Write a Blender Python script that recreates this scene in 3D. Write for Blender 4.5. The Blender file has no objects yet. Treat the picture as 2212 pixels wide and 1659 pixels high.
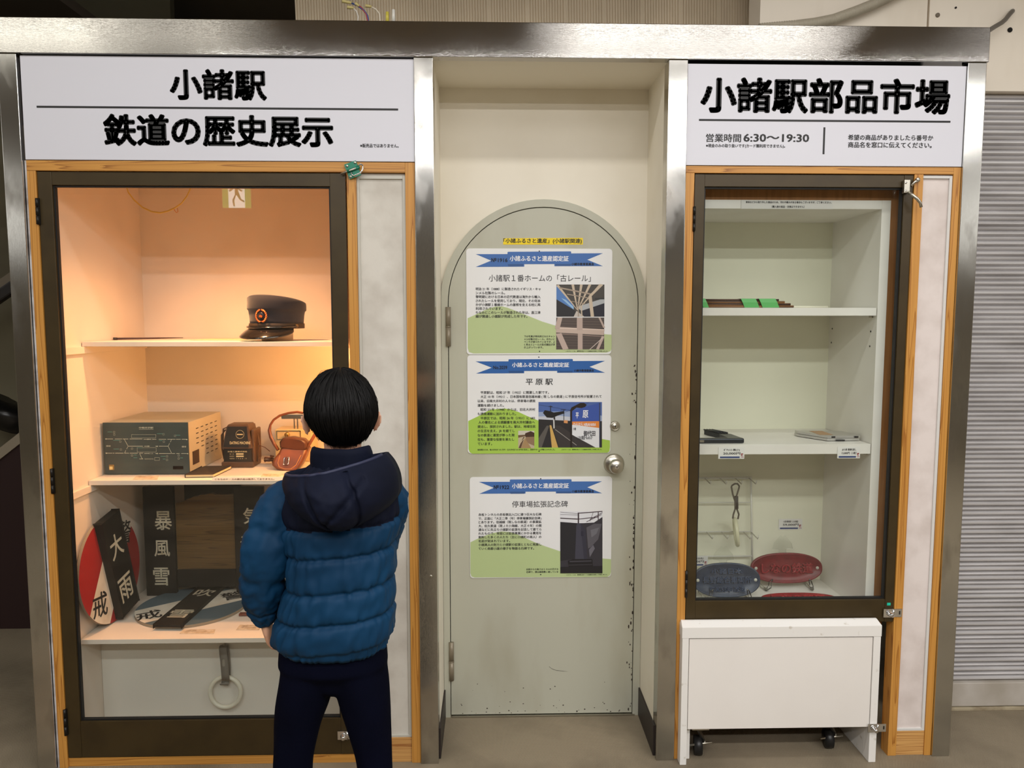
import bpy, bmesh, math, random
from mathutils import Vector, Matrix, noise as mnoise
random.seed(7)
SC = bpy.context.scene
COL = SC.collection
PI = math.pi

# ------------------------------------------------------------------ camera
W, H, FPX = 2212.0, 1659.0, 1609.0
TILT, YAW, ROLL = 0.08774, 0.0258, 0.0005
CAM = Vector((0.0, -2.43342, 1.52))
_fw = Vector((math.sin(YAW) * math.cos(TILT), math.cos(YAW) * math.cos(TILT), -math.sin(TILT)))
_rt = Vector((math.cos(YAW), -math.sin(YAW), 0))
_up = _rt.cross(_fw)
_r2 = _rt * math.cos(ROLL) + _up * math.sin(ROLL)
_u2 = -_rt * math.sin(ROLL) + _up * math.cos(ROLL)
cd = bpy.data.cameras.new('camera'); co = bpy.data.objects.new('camera', cd); COL.objects.link(co)
cd.sensor_fit = 'HORIZONTAL'; cd.sensor_width = 36.0; cd.lens = 36.0 * FPX / W
cd.clip_start = 0.05; cd.clip_end = 60
co.matrix_world = Matrix(((_r2.x, _u2.x, -_fw.x, CAM.x), (_r2.y, _u2.y, -_fw.y, CAM.y), (_r2.z, _u2.z, -_fw.z, CAM.z), (0, 0, 0, 1)))
SC.camera = co

def ray(x, y): return _fw + _r2 * ((x - W / 2) / FPX) - _u2 * ((y - H / 2) / FPX)
def at(x, y, Y=0.0):            # measured photo point -> place in the plane at depth Y
    d = ray(x, y); return CAM + d * ((Y - CAM.y) / d.y)
def atz(x, y, z=0.0):           # measured photo point -> place on the level z
    d = ray(x, y); return CAM + d * ((z - CAM.z) / d.z)
def mpp(Y): return (Y - CAM.y) / FPX   # metres per photo pixel at depth Y

# ------------------------------------------------------------------ view, world, lights
SC.view_settings.view_transform = 'Standard'; SC.view_settings.look = 'None'
SC.view_settings.gamma = 1.0; SC.view_settings.use_curve_mapping = False
SC.view_settings.exposure = 0.12
wd = bpy.data.worlds.new('hall'); SC.world = wd; wd.use_nodes = True
wd.node_tree.nodes['Background'].inputs[0].default_value = (1.0, 0.97, 0.92, 1)
wd.node_tree.nodes['Background'].inputs[1].default_value = 1.35

def area(name, loc, sx, sy, power, col, rot=(0, 0, 0)):
    l = bpy.data.lights.new(name, 'AREA'); l.shape = 'RECTANGLE'; l.size = sx; l.size_y = sy
    l.energy = power; l.color = col
    o = bpy.data.objects.new(name, l); COL.objects.link(o); o.location = loc; o.rotation_euler = rot
    return o
def point(name, loc, power, col, r=0.03):
    l = bpy.data.lights.new(name, 'POINT'); l.energy = power; l.color = col; l.shadow_soft_size = r
    o = bpy.data.objects.new(name, l); COL.objects.link(o); o.location = loc
    return o
# rows of ceiling tubes of the station hall, in front of the display cases
area('hall_tubes_near', (0.4, -0.85, 3.02), 5.0, 0.10, 26, (1.0, 0.97, 0.93))
area('hall_tubes_middle', (0.9, -2.9, 3.02), 5.6, 0.14, 100, (1.0, 0.975, 0.95))
area('hall_tubes_far', (1.2, -4.1, 3.02), 5.6, 0.22, 130, (1.0, 0.975, 0.96))
# broad luminous ceiling panels
area('ceiling_panel_right', (1.08, -1.72, 3.05), 1.50, 0.62, 8.0, (1.0, 0.96, 0.92))
area('ceiling_panel_left', (-3.0, -1.72, 3.05), 2.05, 0.62, 9.5, (1.0, 0.96, 0.86))
area('ceiling_panel_centre', (-1.62, -1.72, 3.05), 0.62, 0.62, 1.3, (1.0, 0.96, 0.86))
area('ceiling_panel_far_right', (2.95, -1.72, 3.05), 0.55, 0.62, 1.0, (1.0, 0.95, 0.92))
# warm bulbs hidden in the left display case
def spot(name, loc, target, power, col, cone, blend, r=0.03):
    l = bpy.data.lights.new(name, 'SPOT'); l.energy = power; l.color = col; l.shadow_soft_size = r; l.spot_size = math.radians(cone); l.spot_blend = blend
    o = bpy.data.objects.new(name, l); COL.objects.link(o); o.location = loc
    o.rotation_euler = (Vector(target) - Vector(loc)).to_track_quat('-Z', 'Y').to_euler()
    return o
spot('case_lamp_upper', (-0.93, 0.10, 2.045), (-0.92, 0.19, 1.00), 58, (1.0, 0.47, 0.20), 124, 1.0)
point('case_bulb_middle', (-0.50, 0.22, 1.385), 9.5, (1.0, 0.48, 0.16), 0.025)

# ------------------------------------------------------------------ materials
def s2l(c):
    o = []
    for v in c:
        v /= 255.0
        o.append(v / 12.92 if v <= 0.04045 else ((v + 0.055) / 1.055) ** 2.4)
    return tuple(o) + (1.0,)
_MC = {}
def M(name, col, rough=0.5, metal=0.0, col2=None, nscale=6.0, ndetail=4.0, lo=0.4, hi=0.7, stretch=(1, 1, 1),
      bump=0.0, bscale=200.0, bstretch=None, emit=0.0, spec=0.5, coat=0.0, sheen=0.0, rough2=None):
    if name in _MC: return _MC[name]
    m = bpy.data.materials.new(name); m.use_nodes = True; nt = m.node_tree; b = nt.nodes['Principled BSDF']
    b.inputs['Base Color'].default_value = s2l(col); b.inputs['Roughness'].default_value = rough
    b.inputs['Metallic'].default_value = metal; b.inputs['Specular IOR Level'].default_value = spec
    b.inputs['Coat Weight'].default_value = coat; b.inputs['Sheen Weight'].default_value = sheen
    L = nt.links.new
    tc = mp = None
    if col2 is not None or bump:
        tc = nt.nodes.new('ShaderNodeTexCoord')
    if col2 is not None:
        mp = nt.nodes.new('ShaderNodeMapping'); mp.inputs['Scale'].default_value = stretch
        L(tc.outputs['Object'], mp.inputs['Vector'])
        n = nt.nodes.new('ShaderNodeTexNoise'); n.inputs['Scale'].default_value = nscale; n.inputs['Detail'].default_value = ndetail
        L(mp.outputs[0], n.inputs['Vector'])
        r = nt.nodes.new('ShaderNodeMapRange'); r.inputs['From Min'].default_value = lo; r.inputs['From Max'].default_value = hi
        L(n.outputs['Fac'], r.inputs['Value'])
        mx = nt.nodes.new('ShaderNodeMix'); mx.data_type = 'RGBA'
        mx.inputs[6].default_value = s2l(col); mx.inputs[7].default_value = s2l(col2)
        L(r.outputs[0], mx.inputs[0]); L(mx.outputs[2], b.inputs['Base Color'])
        if rough2 is not None:
            q = nt.nodes.new('ShaderNodeMapRange'); q.inputs['To Min'].default_value = rough; q.inputs['To Max'].default_value = rough2
            L(r.outputs[0], q.inputs['Value']); L(q.outputs[0], b.inputs['Roughness'])
    if bump:
        mp2 = nt.nodes.new('ShaderNodeMapping'); mp2.inputs['Scale'].default_value = bstretch or (1, 1, 1)
        L(tc.outputs['Object'], mp2.inputs['Vector'])
        n2 = nt.nodes.new('ShaderNodeTexNoise'); n2.inputs['Scale'].default_value = bscale; n2.inputs['Detail'].default_value = 3
        L(mp2.outputs[0], n2.inputs['Vector'])
        bp = nt.nodes.new('ShaderNodeBump'); bp.inputs['Strength'].default_value = bump; bp.inputs['Distance'].default_value = 0.002
        L(n2.outputs['Fac'], bp.inputs['Height']); L(bp.outputs[0], b.inputs['Normal'])
    if emit:
        b.inputs['Emission Color'].default_value = s2l(col); b.inputs['Emission Strength'].default_value = emit
    _MC[name] = m
    return m
def flat(col, rough=0.55):
    return M('print_%02x%02x%02x' % tuple(int(c) for c in col), col, rough)
def wood(name, axis, c1, c2, scale=1.0):
    if name in _MC: return _MC[name]
    m = bpy.data.materials.new(name); m.use_nodes = True; nt = m.node_tree; b = nt.nodes['Principled BSDF']; L = nt.links.new
    tc = nt.nodes.new('ShaderNodeTexCoord'); mp = nt.nodes.new('ShaderNodeMapping')
    s = [13.0 * scale] * 3; s[axis] = 0.34 * scale
    mp.inputs['Scale'].default_value = s
    L(tc.outputs['Object'], mp.inputs['Vector'])
    n = nt.nodes.new('ShaderNodeTexNoise'); n.inputs['Scale'].default_value = 1.6; n.inputs['Detail'].default_value = 2.0
    L(mp.outputs[0], n.inputs['Vector'])
    mu = nt.nodes.new('ShaderNodeMath'); mu.operation = 'MULTIPLY'; mu.inputs[1].default_value = 16.0; L(n.outputs['Fac'], mu.inputs[0])
    fr = nt.nodes.new('ShaderNodeMath'); fr.operation = 'FRACT'; L(mu.outputs[0], fr.inputs[0])
    cr = nt.nodes.new('ShaderNodeValToRGB'); e = cr.color_ramp.elements
    e[0].position = 0.0; e[0].color = s2l(c1); e[1].position = 1.0; e[1].color = s2l(c2)
    k = cr.color_ramp.elements.new(0.72); k.color = s2l([0.75 * a + 0.25 * c for a, c in zip(c1, c2)])
    k = cr.color_ramp.elements.new(0.93); k.color = s2l(c2)
    k = cr.color_ramp.elements.new(0.985); k.color = s2l(c1)
    L(fr.outputs[0], cr.inputs[0]); L(cr.outputs[0], b.inputs['Base Color'])
    b.inputs['Roughness'].default_value = 0.42
    _MC[name] = m
    return m
def glass_mat(name, tint=(0.97, 0.985, 0.975), base=0.045):
    m = bpy.data.materials.new(name); m.use_nodes = True; nt = m.node_tree; L = nt.links.new
    for n in list(nt.nodes): nt.nodes.remove(n)
    out = nt.nodes.new('ShaderNodeOutputMaterial'); mix = nt.nodes.new('ShaderNodeMixShader')
    tr = nt.nodes.new('ShaderNodeBsdfTransparent'); tr.inputs[0].default_value = tint + (1,)
    gl = nt.nodes.new('ShaderNodeBsdfGlossy'); gl.inputs['Roughness'].default_value = 0.0
    lw = nt.nodes.new('ShaderNodeLayerWeight'); pw = nt.nodes.new('ShaderNodeMath'); pw.operation = 'POWER'; pw.inputs[1].default_value = 5.0
    ad = nt.nodes.new('ShaderNodeMath'); ad.operation = 'MULTIPLY_ADD'; ad.inputs[1].default_value = 1 - base; ad.inputs[2].default_value = base
    L(lw.outputs['Facing'], pw.inputs[0]); L(pw.outputs[0], ad.inputs[0]); L(ad.outputs[0], mix.inputs[0])
    L(tr.outputs[0], mix.inputs[1]); L(gl.outputs[0], mix.inputs[2]); L(mix.outputs[0], out.inputs[0])
    return m
def acrylic_mat():
    m = bpy.data.materials.new('clear_acrylic'); m.use_nodes = True; nt = m.node_tree; L = nt.links.new
    for n in list(nt.nodes): nt.nodes.remove(n)
    out = nt.nodes.new('ShaderNodeOutputMaterial'); mix = nt.nodes.new('ShaderNodeMixShader')
    tr = nt.nodes.new('ShaderNodeBsdfTransparent'); tr.inputs[0].default_value = (0.985, 0.99, 0.985, 1)
    gl = nt.nodes.new('ShaderNodeBsdfGlossy'); gl.inputs['Roughness'].default_value = 0.16
    lw = nt.nodes.new('ShaderNodeLayerWeight'); lw.inputs[0].default_value = 0.32
    L(lw.outputs['Fresnel'], mix.inputs[0]); L(tr.outputs[0], mix.inputs[1]); L(gl.outputs[0], mix.inputs[2]); L(mix.outputs[0], out.inputs[0])
    return m

STEEL = M('brushed_steel', (203, 201, 196), 0.06, 1.0, col2=(186, 184, 180), nscale=3, stretch=(1.2, 1, 1.2), lo=0.35, hi=0.7, bump=0.05, bscale=60, bstretch=(1, 4, 40), rough2=0.09)
STEEL_V = M('brushed_steel_post', (196, 195, 190), 0.14, 1.0, col2=(140, 134, 126), nscale=5, stretch=(2, 1, 0.9), lo=0.52, hi=0.8, bump=0.05, bscale=60, bstretch=(40, 4, 1), rough2=0.34)
CHROME = M('chrome', (225, 225, 225), 0.10, 1.0)
SATIN = M('satin_steel', (190, 186, 175), 0.30, 1.0)
BRONZE = M('bronze_anodised_aluminium', (66, 53, 28), 0.40, 0.25, col2=(58, 46, 24), nscale=12, bump=0.02, bscale=400)
GASKET = M('black_rubber', (17, 16, 15), 0.6)
PINE_V = wood('pine_upright', 2, (205, 148, 70), (158, 100, 36))
PINE_H = wood('pine_rail', 0, (205, 148, 70), (150, 95, 36))
PINE_P = wood('pine_pale', 0, (214, 166, 100), (150, 92, 44), 1.4)
BROWNW = M('brown_board', (182, 124, 68), 0.6, col2=(160, 106, 56), nscale=4, stretch=(20, 20, 1))
SIGN = M('white_sign_panel', (218, 219, 229), 0.42)
INK = M('black_vinyl', (24, 24, 26), 0.5)
CREAM = M('cream_paint', (238, 232, 217), 0.55, col2=(226, 218, 199), nscale=2.2, lo=0.45, hi=0.75, bump=0.04, bscale=90)
CREAM_D = M('cream_paint_aged', (242, 233, 218), 0.6, col2=(220, 208, 188), nscale=1.5, stretch=(3, 1, 1), lo=0.5, hi=0.85)
DOORP = M('grey_door_paint', (188, 188, 172), 0.42, col2=(174, 171, 152), nscale=2.6, stretch=(2.5, 1, 0.8), lo=0.5, hi=0.8, bump=0.03, bscale=160)
WALLP = M('marbled_wallpaper', (214, 210, 201), 0.7, col2=(193, 187, 177), nscale=9, ndetail=6, lo=0.42, hi=0.72, bump=0.10, bscale=120)
WHITE = M('white_melamine', (226, 222, 212), 0.45)
WHITE_B = M('white_laminate', (240, 237, 231), 0.4, col2=(226, 221, 212), nscale=3)
CASEW = M('case_white_paint', (226, 214, 200), 0.6, col2=(214, 200, 184), nscale=3, lo=0.5, hi=0.8)
VINYL = M('white_vinyl_trim', (214, 213, 210), 0.45)
BLACK = M('black_plastic', (22, 22, 23), 0.4)
DARK = M('dark_void', (16, 14, 13), 0.85)

# ------------------------------------------------------------------ mesh building
class G:
    def __init__(self): self.v = []; self.f = []; self.m = []; self.smooth = []
    def add(self, vs, fs, mi=0, smooth=False):
        b = len(self.v); self.v += [tuple(p) for p in vs]
        for f in fs: self.f.append(tuple(i + b for i in f)); self.m.append(mi); self.smooth.append(smooth)
        return self
    def box(self, x0, x1, y0, y1, z0, z1, mi=0, bev=0.0):
        c = Vector(((x0 + x1) / 2, (y0 + y1) / 2, (z0 + z1) / 2))
        return self.obox(c, Vector(((x1 - x0) / 2, 0, 0)), Vector((0, (y1 - y0) / 2, 0)), Vector((0, 0, (z1 - z0) / 2)), mi, bev)
    def obox(self, c, a, b, d, mi=0, bev=0.0):
        bm = bmesh.new(); bmesh.ops.create_cube(bm, size=2.0)
        for v in bm.verts: v.co = Vector(c) + a * v.co.x + b * v.co.y + d * v.co.z
        if bev > 0:
            bev = min(bev, 0.45 * 2 * min(a.length, b.length, d.length))
            bmesh.ops.bevel(bm, geom=list(bm.edges), offset=bev, segments=2, affect='EDGES', profile=0.6)
        bmesh.ops.recalc_face_normals(bm, faces=list(bm.faces))
        bm.verts.index_update()
        self.add([v.co.copy() for v in bm.verts], [[v.index for v in f.verts] for f in bm.faces], mi)
        bm.free(); return self
    def tube(self, pts, r, seg=10, mi=0, cap=True, closed=False):
        pts = [Vector(p) for p in pts]; n = len(pts); rs = r if isinstance(r, (list, tuple)) else [r] * n
        vs = []; prev = None
        for i, p in enumerate(pts):
            if closed: t = pts[(i + 1) % n] - pts[i - 1]
            else: t = pts[min(i + 1, n - 1)] - pts[max(i - 1, 0)]
            t = t.normalized() if t.length > 1e-9 else Vector((0, 0, 1))
            if prev is None:
                a = Vector((0, 0, 1)) if abs(t.z) < 0.9 else Vector((1, 0, 0))
                u = t.cross(a).normalized()
            else:
                u = (prev - t * prev.dot(t)).normalized()
            prev = u; w = t.cross(u)
            for k in range(seg):
                an = 2 * PI * k / seg; vs.append(p + (u * math.cos(an) + w * math.sin(an)) * rs[i])
        fs = []
        for i in range(n if closed else n - 1):
            j = (i + 1) % n
            for k in range(seg):
                fs.append((i * seg + k, i * seg + (k + 1) % seg, j * seg + (k + 1) % seg, j * seg + k))
        if cap and not closed:
            fs.append(tuple(range(seg))[::-1]); fs.append(tuple((n - 1) * seg + k for k in range(seg)))
        return self.add(vs, fs, mi, True)
    def lathe(self, prof, c, ax=(0, 0, 1), seg=32, mi=0, sx=1.0):
        ax = Vector(ax).normalized(); a = Vector((1, 0, 0)) if abs(ax.x) < 0.9 else Vector((0, 0, 1))
        u = ax.cross(a).normalized(); w = ax.cross(u); c = Vector(c); vs = []
        for r, h in prof:
            for k in range(seg):
                an = 2 * PI * k / seg; vs.append(c + ax * h + (u * math.cos(an) * sx + w * math.sin(an)) * max(r, 1e-5))
        fs = [(i * seg + k, i * seg + (k + 1) % seg, (i + 1) * seg + (k + 1) % seg, (i + 1) * seg + k) for i in range(len(prof) - 1) for k in range(seg)]
        fs.append(tuple(range(seg))[::-1]); fs.append(tuple((len(prof) - 1) * seg + k for k in range(seg)))
        return self.add(vs, fs, mi, True)
    def prism(self, poly, depth, mi=0, mi_side=None):      # poly of points (CCW seen from the front), depth vector to the back
        n = len(poly); d = Vector(depth); a = [Vector(p) for p in poly]; b = [p + d for p in a]
        self.add(a, [tuple(range(n))], mi)
        vs = a + b
        self.add(vs, [(k, n + k, n + (k + 1) % n, (k + 1) % n) for k in range(n)], mi if mi_side is None else mi_side)
        self.add(b, [tuple(range(n))[::-1]], mi if mi_side is None else mi_side)
        return self
    def rings(self, rings, mi=0, cap=True, fm=None):
        n = len(rings[0]); vs = [p for r in rings for p in r]; base = len(self.v)
        self.v += [tuple(p) for p in vs]
        for i in range(len(rings) - 1):
            for k in range(n):
                self.f.append((base + i * n + k, base + i * n + (k + 1) % n, base + (i + 1) * n + (k + 1) % n, base + (i + 1) * n + k))
                self.m.append(fm(i, k) if fm else mi); self.smooth.append(True)
        if cap:
            self.f.append(tuple(base + k for k in range(n))[::-1]); self.m.append(fm(0, 0) if fm else mi); self.smooth.append(False)
            self.f.append(tuple(base + (len(rings) - 1) * n + k for k in range(n))); self.m.append(fm(len(rings) - 2, 0) if fm else mi); self.smooth.append(False)
        return self

ROOT = {}
def obj(name, g, mats, parent=None, kind=None, label=None):
    me = bpy.data.meshes.new(name)
    off = ROOT.get(parent.name, Vector((0, 0, 0))) if parent else Vector((0, 0, 0))
    me.from_pydata([(p[0] - off.x, p[1] - off.y, p[2] - off.z) for p in g.v], [], g.f)
    ms = mats if isinstance(mats, (list, tuple)) else [mats]
    for m in ms: me.materials.append(m)
    if len(ms) > 1 or any(g.m): me.polygons.foreach_set('material_index', g.m)
    me.polygons.foreach_set('use_smooth', g.smooth)
    me.update()
    o = bpy.data.objects.new(name, me); COL.objects.link(o)
    if parent: o.parent = parent; ROOT[o.name] = off
    if kind: o['kind'] = kind
    if label: o['label'] = label
    return o
def thing(name, loc, label, cat, group=None):
    o = bpy.data.objects.new(name, None); COL.objects.link(o); o.location = loc; o.empty_display_size = 0.05
    ROOT[o.name] = Vector(loc)
    o['label'] = label; o['category'] = cat
    if group: o['group'] = group
    return o
def tag(o, label, cat, group=None):
    o['label'] = label; o['category'] = cat
    if group: o['group'] = group
    return o
def struct(name, g, mats): return obj(name, g, mats, kind='structure')

# ------------------------------------------------------------------ lettering
_TC = {}
def glyphs(s, bold=0.0, fake=0.0, res=2):
    key = (s, bold, fake)
    if key in _TC: return _TC[key]
    c = bpy.data.curves.new('txt', 'FONT'); c.body = s; c.size = 1.0; c.resolution_u = res if not bold else 4
    o = bpy.data.objects.new('txt', c); COL.objects.link(o)
    def tomesh():
        bpy.context.view_layer.update()
        dg = bpy.context.evaluated_depsgraph_get()
        return bpy.data.meshes.new_from_object(o.evaluated_get(dg))
    me = tomesh(); vs = [(v.co.x, v.co.y) for v in me.vertices]; fs = [tuple(p.vertices) for p in me.polygons]
    bpy.data.meshes.remove(me)
    if bold:
        c.fill_mode = 'NONE'; me = tomesh()
        pv = [(v.co.x, v.co.y) for v in me.vertices]; pe = [tuple(e.vertices) for e in me.edges]
        bpy.data.meshes.remove(me)
        for a, b in pe:
            (ax, ay), (bx, by) = pv[a], pv[b]; dx, dy = bx - ax, by - ay; l = math.hypot(dx, dy)
            if l < 1e-6: continue
            nx, ny = -dy / l * bold, dx / l * bold; k = len(vs)
            vs += [(ax - nx, ay - ny), (bx - nx, by - ny), (bx + nx, by + ny), (ax + nx, ay + ny)]; fs.append((k, k + 1, k + 2, k + 3))
        for x, y in pv:
            k = len(vs); vs += [(x + bold * math.cos(t * PI / 4), y + bold * math.sin(t * PI / 4)) for t in range(8)]; fs.append(tuple(range(k, k + 8)))
    if fake:
        n = len(vs); base_v, base_f = list(vs), list(fs)
        for q, (ox, oy) in enumerate(((fake, 0), (0, fake * 0.6), (fake, fake * 0.6))):
            vs += [(x + ox, y + oy, q + 1) for x, y in base_v]; fs += [tuple(i + n * (q + 1) for i in f) for f in base_f]
    vs = [p if len(p) == 3 else (p[0], p[1], 0) for p in vs]
    bpy.data.objects.remove(o); bpy.data.curves.remove(c)
    _TC[key] = (vs, fs)
    return vs, fs
def glyphs3(s, ext=0.02, bev=0.03):                       # rounded solid letters, unit size
    c = bpy.data.curves.new('txt', 'FONT'); c.body = s; c.size = 1.0; c.resolution_u = 3; c.extrude = ext; c.bevel_depth = bev; c.bevel_resolution = 2
    o = bpy.data.objects.new('txt', c); COL.objects.link(o); bpy.context.view_layer.update()
    me = bpy.data.meshes.new_from_object(o.evaluated_get(bpy.context.evaluated_depsgraph_get()))
    vs = [tuple(v.co) for v in me.vertices]; fs = [tuple(p.vertices) for p in me.polygons]
    bpy.data.meshes.remove(me); bpy.data.objects.remove(o); bpy.data.curves.remove(c)
    return vs, fs
def text_uv(g, s, O, U, V, mi=0, bold=0, fake=0):          # stretch the line s over the parallelogram O, U, V
    vs, fs = glyphs(s, bold, fake)
    if not vs: return
    x0 = min(p[0] for p in vs); x1 = max(p[0] for p in vs); y0 = min(p[1] for p in vs); y1 = max(p[1] for p in vs)
    O, U, V = Vector(O), Vector(U), Vector(V); N = U.cross(V).normalized() * 4e-5
    g.add([O + U * ((x - x0) / (x1 - x0)) + V * ((y - y0) / max(y1 - y0, 1e-6)) + N * q for x, y, q in vs], fs, mi)
def text_px(g, s, x0, y0, x1, y1, Y, mi=0, bold=0, fake=0):  # line s fitted to a measured box on a panel at depth Y
    a = at(x0, (y0 + y1) / 2, Y); b = at(x1, (y0 + y1) / 2, Y); xm = (x0 + x1) / 2
    zt = at(xm, y0, Y).z; zb = at(xm, y1, Y).z
    text_uv(g, s, (a.x, Y, zb), (b.x - a.x, 0, 0), (0, 0, zt - zb), mi, bold, fake)
def text_line(g, s, x0, x1, yc, Y, mi=0, fake=0):           # uniform scale from the line's length, centred on yc
    vs, fs = glyphs(s, 0, fake)
    if not vs: return
    u0 = min(p[0] for p in vs); u1 = max(p[0] for p in vs)
    a = at(x0, yc, Y); b = at(x1, yc, Y); k = (b.x - a.x) / (u1 - u0)
    g.add([(a.x + (x - u0) * k, Y - q * 4e-5, a.z + (y - 0.37) * k) for x, y, q in vs], fs, mi)
def poly_px(g, pts, Y, mi=0):
    g.add([at(x, y, Y) for x, y in pts], [tuple(range(len(pts)))], mi)
def rrect(x0, x1, z0, z1, r, Y, n=5):
    pts = []
    for cx, cz, a0 in ((x1 - r, z1 - r, 0), (x0 + r, z1 - r, 90), (x0 + r, z0 + r, 180), (x1 - r, z0 + r, 270)):
        for k in range(n + 1):
            a = math.radians(a0 + 90 * k / n); pts.append(Vector((cx + r * math.cos(a), Y, cz + r * math.sin(a))))
    return pts
# ------------------------------------------------------------------ setting
FLOORM = M('ribbed_floor_sheet', (164, 150, 126), 0.6, col2=(124, 113, 93), nscale=2.4, ndetail=7, lo=0.44, hi=0.70)
_nt = FLOORM.node_tree; _L = _nt.links.new; _b = _nt.nodes['Principled BSDF']
_tc = _nt.nodes.new('ShaderNodeTexCoord'); _hs = []
for _i, (_a, _s) in enumerate(((0.5, 95.0), (-0.5, 95.0))):       # woven chevron relief
    _mp = _nt.nodes.new('ShaderNodeMapping'); _mp.inputs['Rotation'].default_value = (0, 0, _a); _L(_tc.outputs['Object'], _mp.inputs['Vector'])
    _w = _nt.nodes.new('ShaderNodeTexWave'); _w.inputs['Scale'].default_value = _s; _w.inputs['Distortion'].default_value = 0.8
    _L(_mp.outputs[0], _w.inputs['Vector']); _hs.append(_w)
_mm = _nt.nodes.new('ShaderNodeMath'); _mm.operation = 'MULTIPLY'; _L(_hs[0].outputs['Fac'], _mm.inputs[0]); _L(_hs[1].outputs['Fac'], _mm.inputs[1])
_bp = _nt.nodes.new('ShaderNodeBump'); _bp.inputs['Strength'].default_value = 0.9; _bp.inputs['Distance'].default_value = 0.003
_L(_mm.outputs[0], _bp.inputs['Height']); _L(_bp.outputs[0], _b.inputs['Normal'])

g = G(); g.box(-6, 6, -8, 4, -0.05, 0.0); struct('floor', g, FLOORM)
g = G(); g.box(-6, 6, -8, 4, 3.2, 3.25); struct('ceiling', g, M('hall_ceiling', (128, 116, 100), 0.8))
HALLM = M('hall_wall', (178, 168, 148), 0.8, col2=(120, 110, 96), nscale=0.9, lo=0.45, hi=0.6)
g = G(); g.box(-6, 6, -8.05, -8, 0, 3.2); struct('wall_front', g, HALLM)
for nm, x in (('wall_far_left', -6.05), ('wall_far_right', 6.0)):      # unseen side walls, left open above to let the world fill in
    g = G(); g.box(x, x + .05, -8, 3, 0, 2.3); struct(nm, g, HALLM)
g = G(); g.box(-6, 6, 3.0, 3.05, 0, 3.2); struct('void_backing', g, DARK)  # near-black sheet added so the void over the fascia stays dark

# right: cream wall over a roller shutter, joint and anchor holes
YW = 0.29
zs = 2.338
g = G(); xj = at(2003, 80, YW).x
g.box(0.95, xj - 0.004, YW, YW + 0.12, 2.30, 3.2); g.box(xj + 0.004, 6, YW, YW + 0.12, zs, 3.2); g.box(xj - 0.004, xj + 0.004, YW + 0.01, YW + 0.10, 2.30, 3.2, 1)
wr = struct('wall_right', g, [CREAM_D, M('wall_joint', (150, 132, 106), 0.8)])
ROOT[wr.name] = Vector((0, 0, 0))
for x, y, r, mm in ((2025, 33, 4.5, M('filled_hole', (128, 118, 104), 0.8)), (2181, 65, 5.0, DARK), (2064, 17, 2, DARK)):
    g = G(); p = at(x, y, YW); g.lathe([(r * mpp(YW), 0.0), (r * mpp(YW), 0.004)], (p.x, YW - 0.0035, p.z), (0, 1, 0), 16)
    obj('bolt_hole', g, mm, wr)

GALV = M('galvanised_slats', (214, 212, 213), 0.38, 0.3, col2=(190, 187, 187), nscale=3, stretch=(1, 1, 6), lo=0.4, hi=0.75)
xs0, xs1 = 1.56, 3.4
zb0 = at(2130, 1473, YW + .02).z; zb1 = at(2130, 1523, YW + .02).z
th = thing('roller_shutter', (2.4, YW + 0.03, 0), 'closed grey metal roller shutter with ribbed slats beside the display cases', 'shutter')
g = G(); prof = []
pitch = 0.0365; z = zb0
while z < zs + 0.06:
    for u, d in ((0.0, 0.015), (0.07, 0.014), (0.13, 0.003), (0.24, -0.003), (0.38, -0.003), (0.46, 0.003), (0.52, 0.013), (0.58, 0.013), (0.66, 0.003), (0.78, -0.001), (0.90, 0.003), (0.96, 0.014)):
        prof.append((z + u * pitch, YW + 0.028 + d))
    z += pitch
n = len(prof)
g.add([(xs0, y, z) for z, y in prof] + [(xs1, y, z) for z, y in prof], [(i, n + i, n + i + 1, i + 1) for i in range(n - 1)])
obj('slat_curtain', g, GALV, th)
g = G(); g.box(xs0, xs1, YW + 0.012, YW + 0.05, zb1, zb0, 0, 0.003); obj('bottom_bar', g, M('bottom_bar_paint', (196, 190, 182), 0.5, col2=(170, 162, 150), nscale=6), th)
g = G(); g.box(xs0, xs1, YW + 0.005, YW + 0.06, 0, zb1 - 0.003, 0, 0.002); obj('sill_strip', g, M('worn_sill', (176, 164, 138), 0.6, col2=(120, 104, 80), nscale=14), th)
g = G(); g.box(xs0, xs1, YW + 0.05, YW + 0.09, zs - 0.09, zs - 0.004, 0, 0.002); obj('slot_shade', g, M('slot_shadow', (92, 84, 72), 0.7), th)  # dark strip, its colour stands in for shade in the shutter slot

# corrugated underside panel above the middle
YC = 0.52
x0 = at(643, 36, YC).x; x1 = at(1683, 45, YC).x
g = G(); vs = []; k = 0; x = x0; st = 0.0105
pts = []
while x < x1:
    rib = (k % 14 == 13) and x > x0 + 0.55
    pts += [(x, YC), (x + st * 0.55, YC), (x + st * 0.62, YC + (0.001 if rib else 0.004)), (x + st * 0.94, YC + (0.001 if rib else 0.004))]
    x += st; k += 1
n = len(pts)
g.add([(px, py, 2.30) for px, py in pts] + [(px - 0.02, py, 3.2) for px, py in pts], [(i, i + 1, n + i + 1, n + i) for i in range(n - 1)])
g.box(x0, x1, YC + 0.006, YC + 0.03, 2.30, 3.2, 0)
struct('wall_stair_panel', g, M('corrugated_board', (222, 206, 180), 0.7, col2=(200, 184, 158), nscale=2, stretch=(2, 1, 1)))
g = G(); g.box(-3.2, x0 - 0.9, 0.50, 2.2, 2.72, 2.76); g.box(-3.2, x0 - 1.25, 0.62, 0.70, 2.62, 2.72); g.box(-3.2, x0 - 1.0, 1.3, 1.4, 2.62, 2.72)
struct('ceiling_passage', g, M('passage_boards', (70, 60, 48), 0.8))

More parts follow.
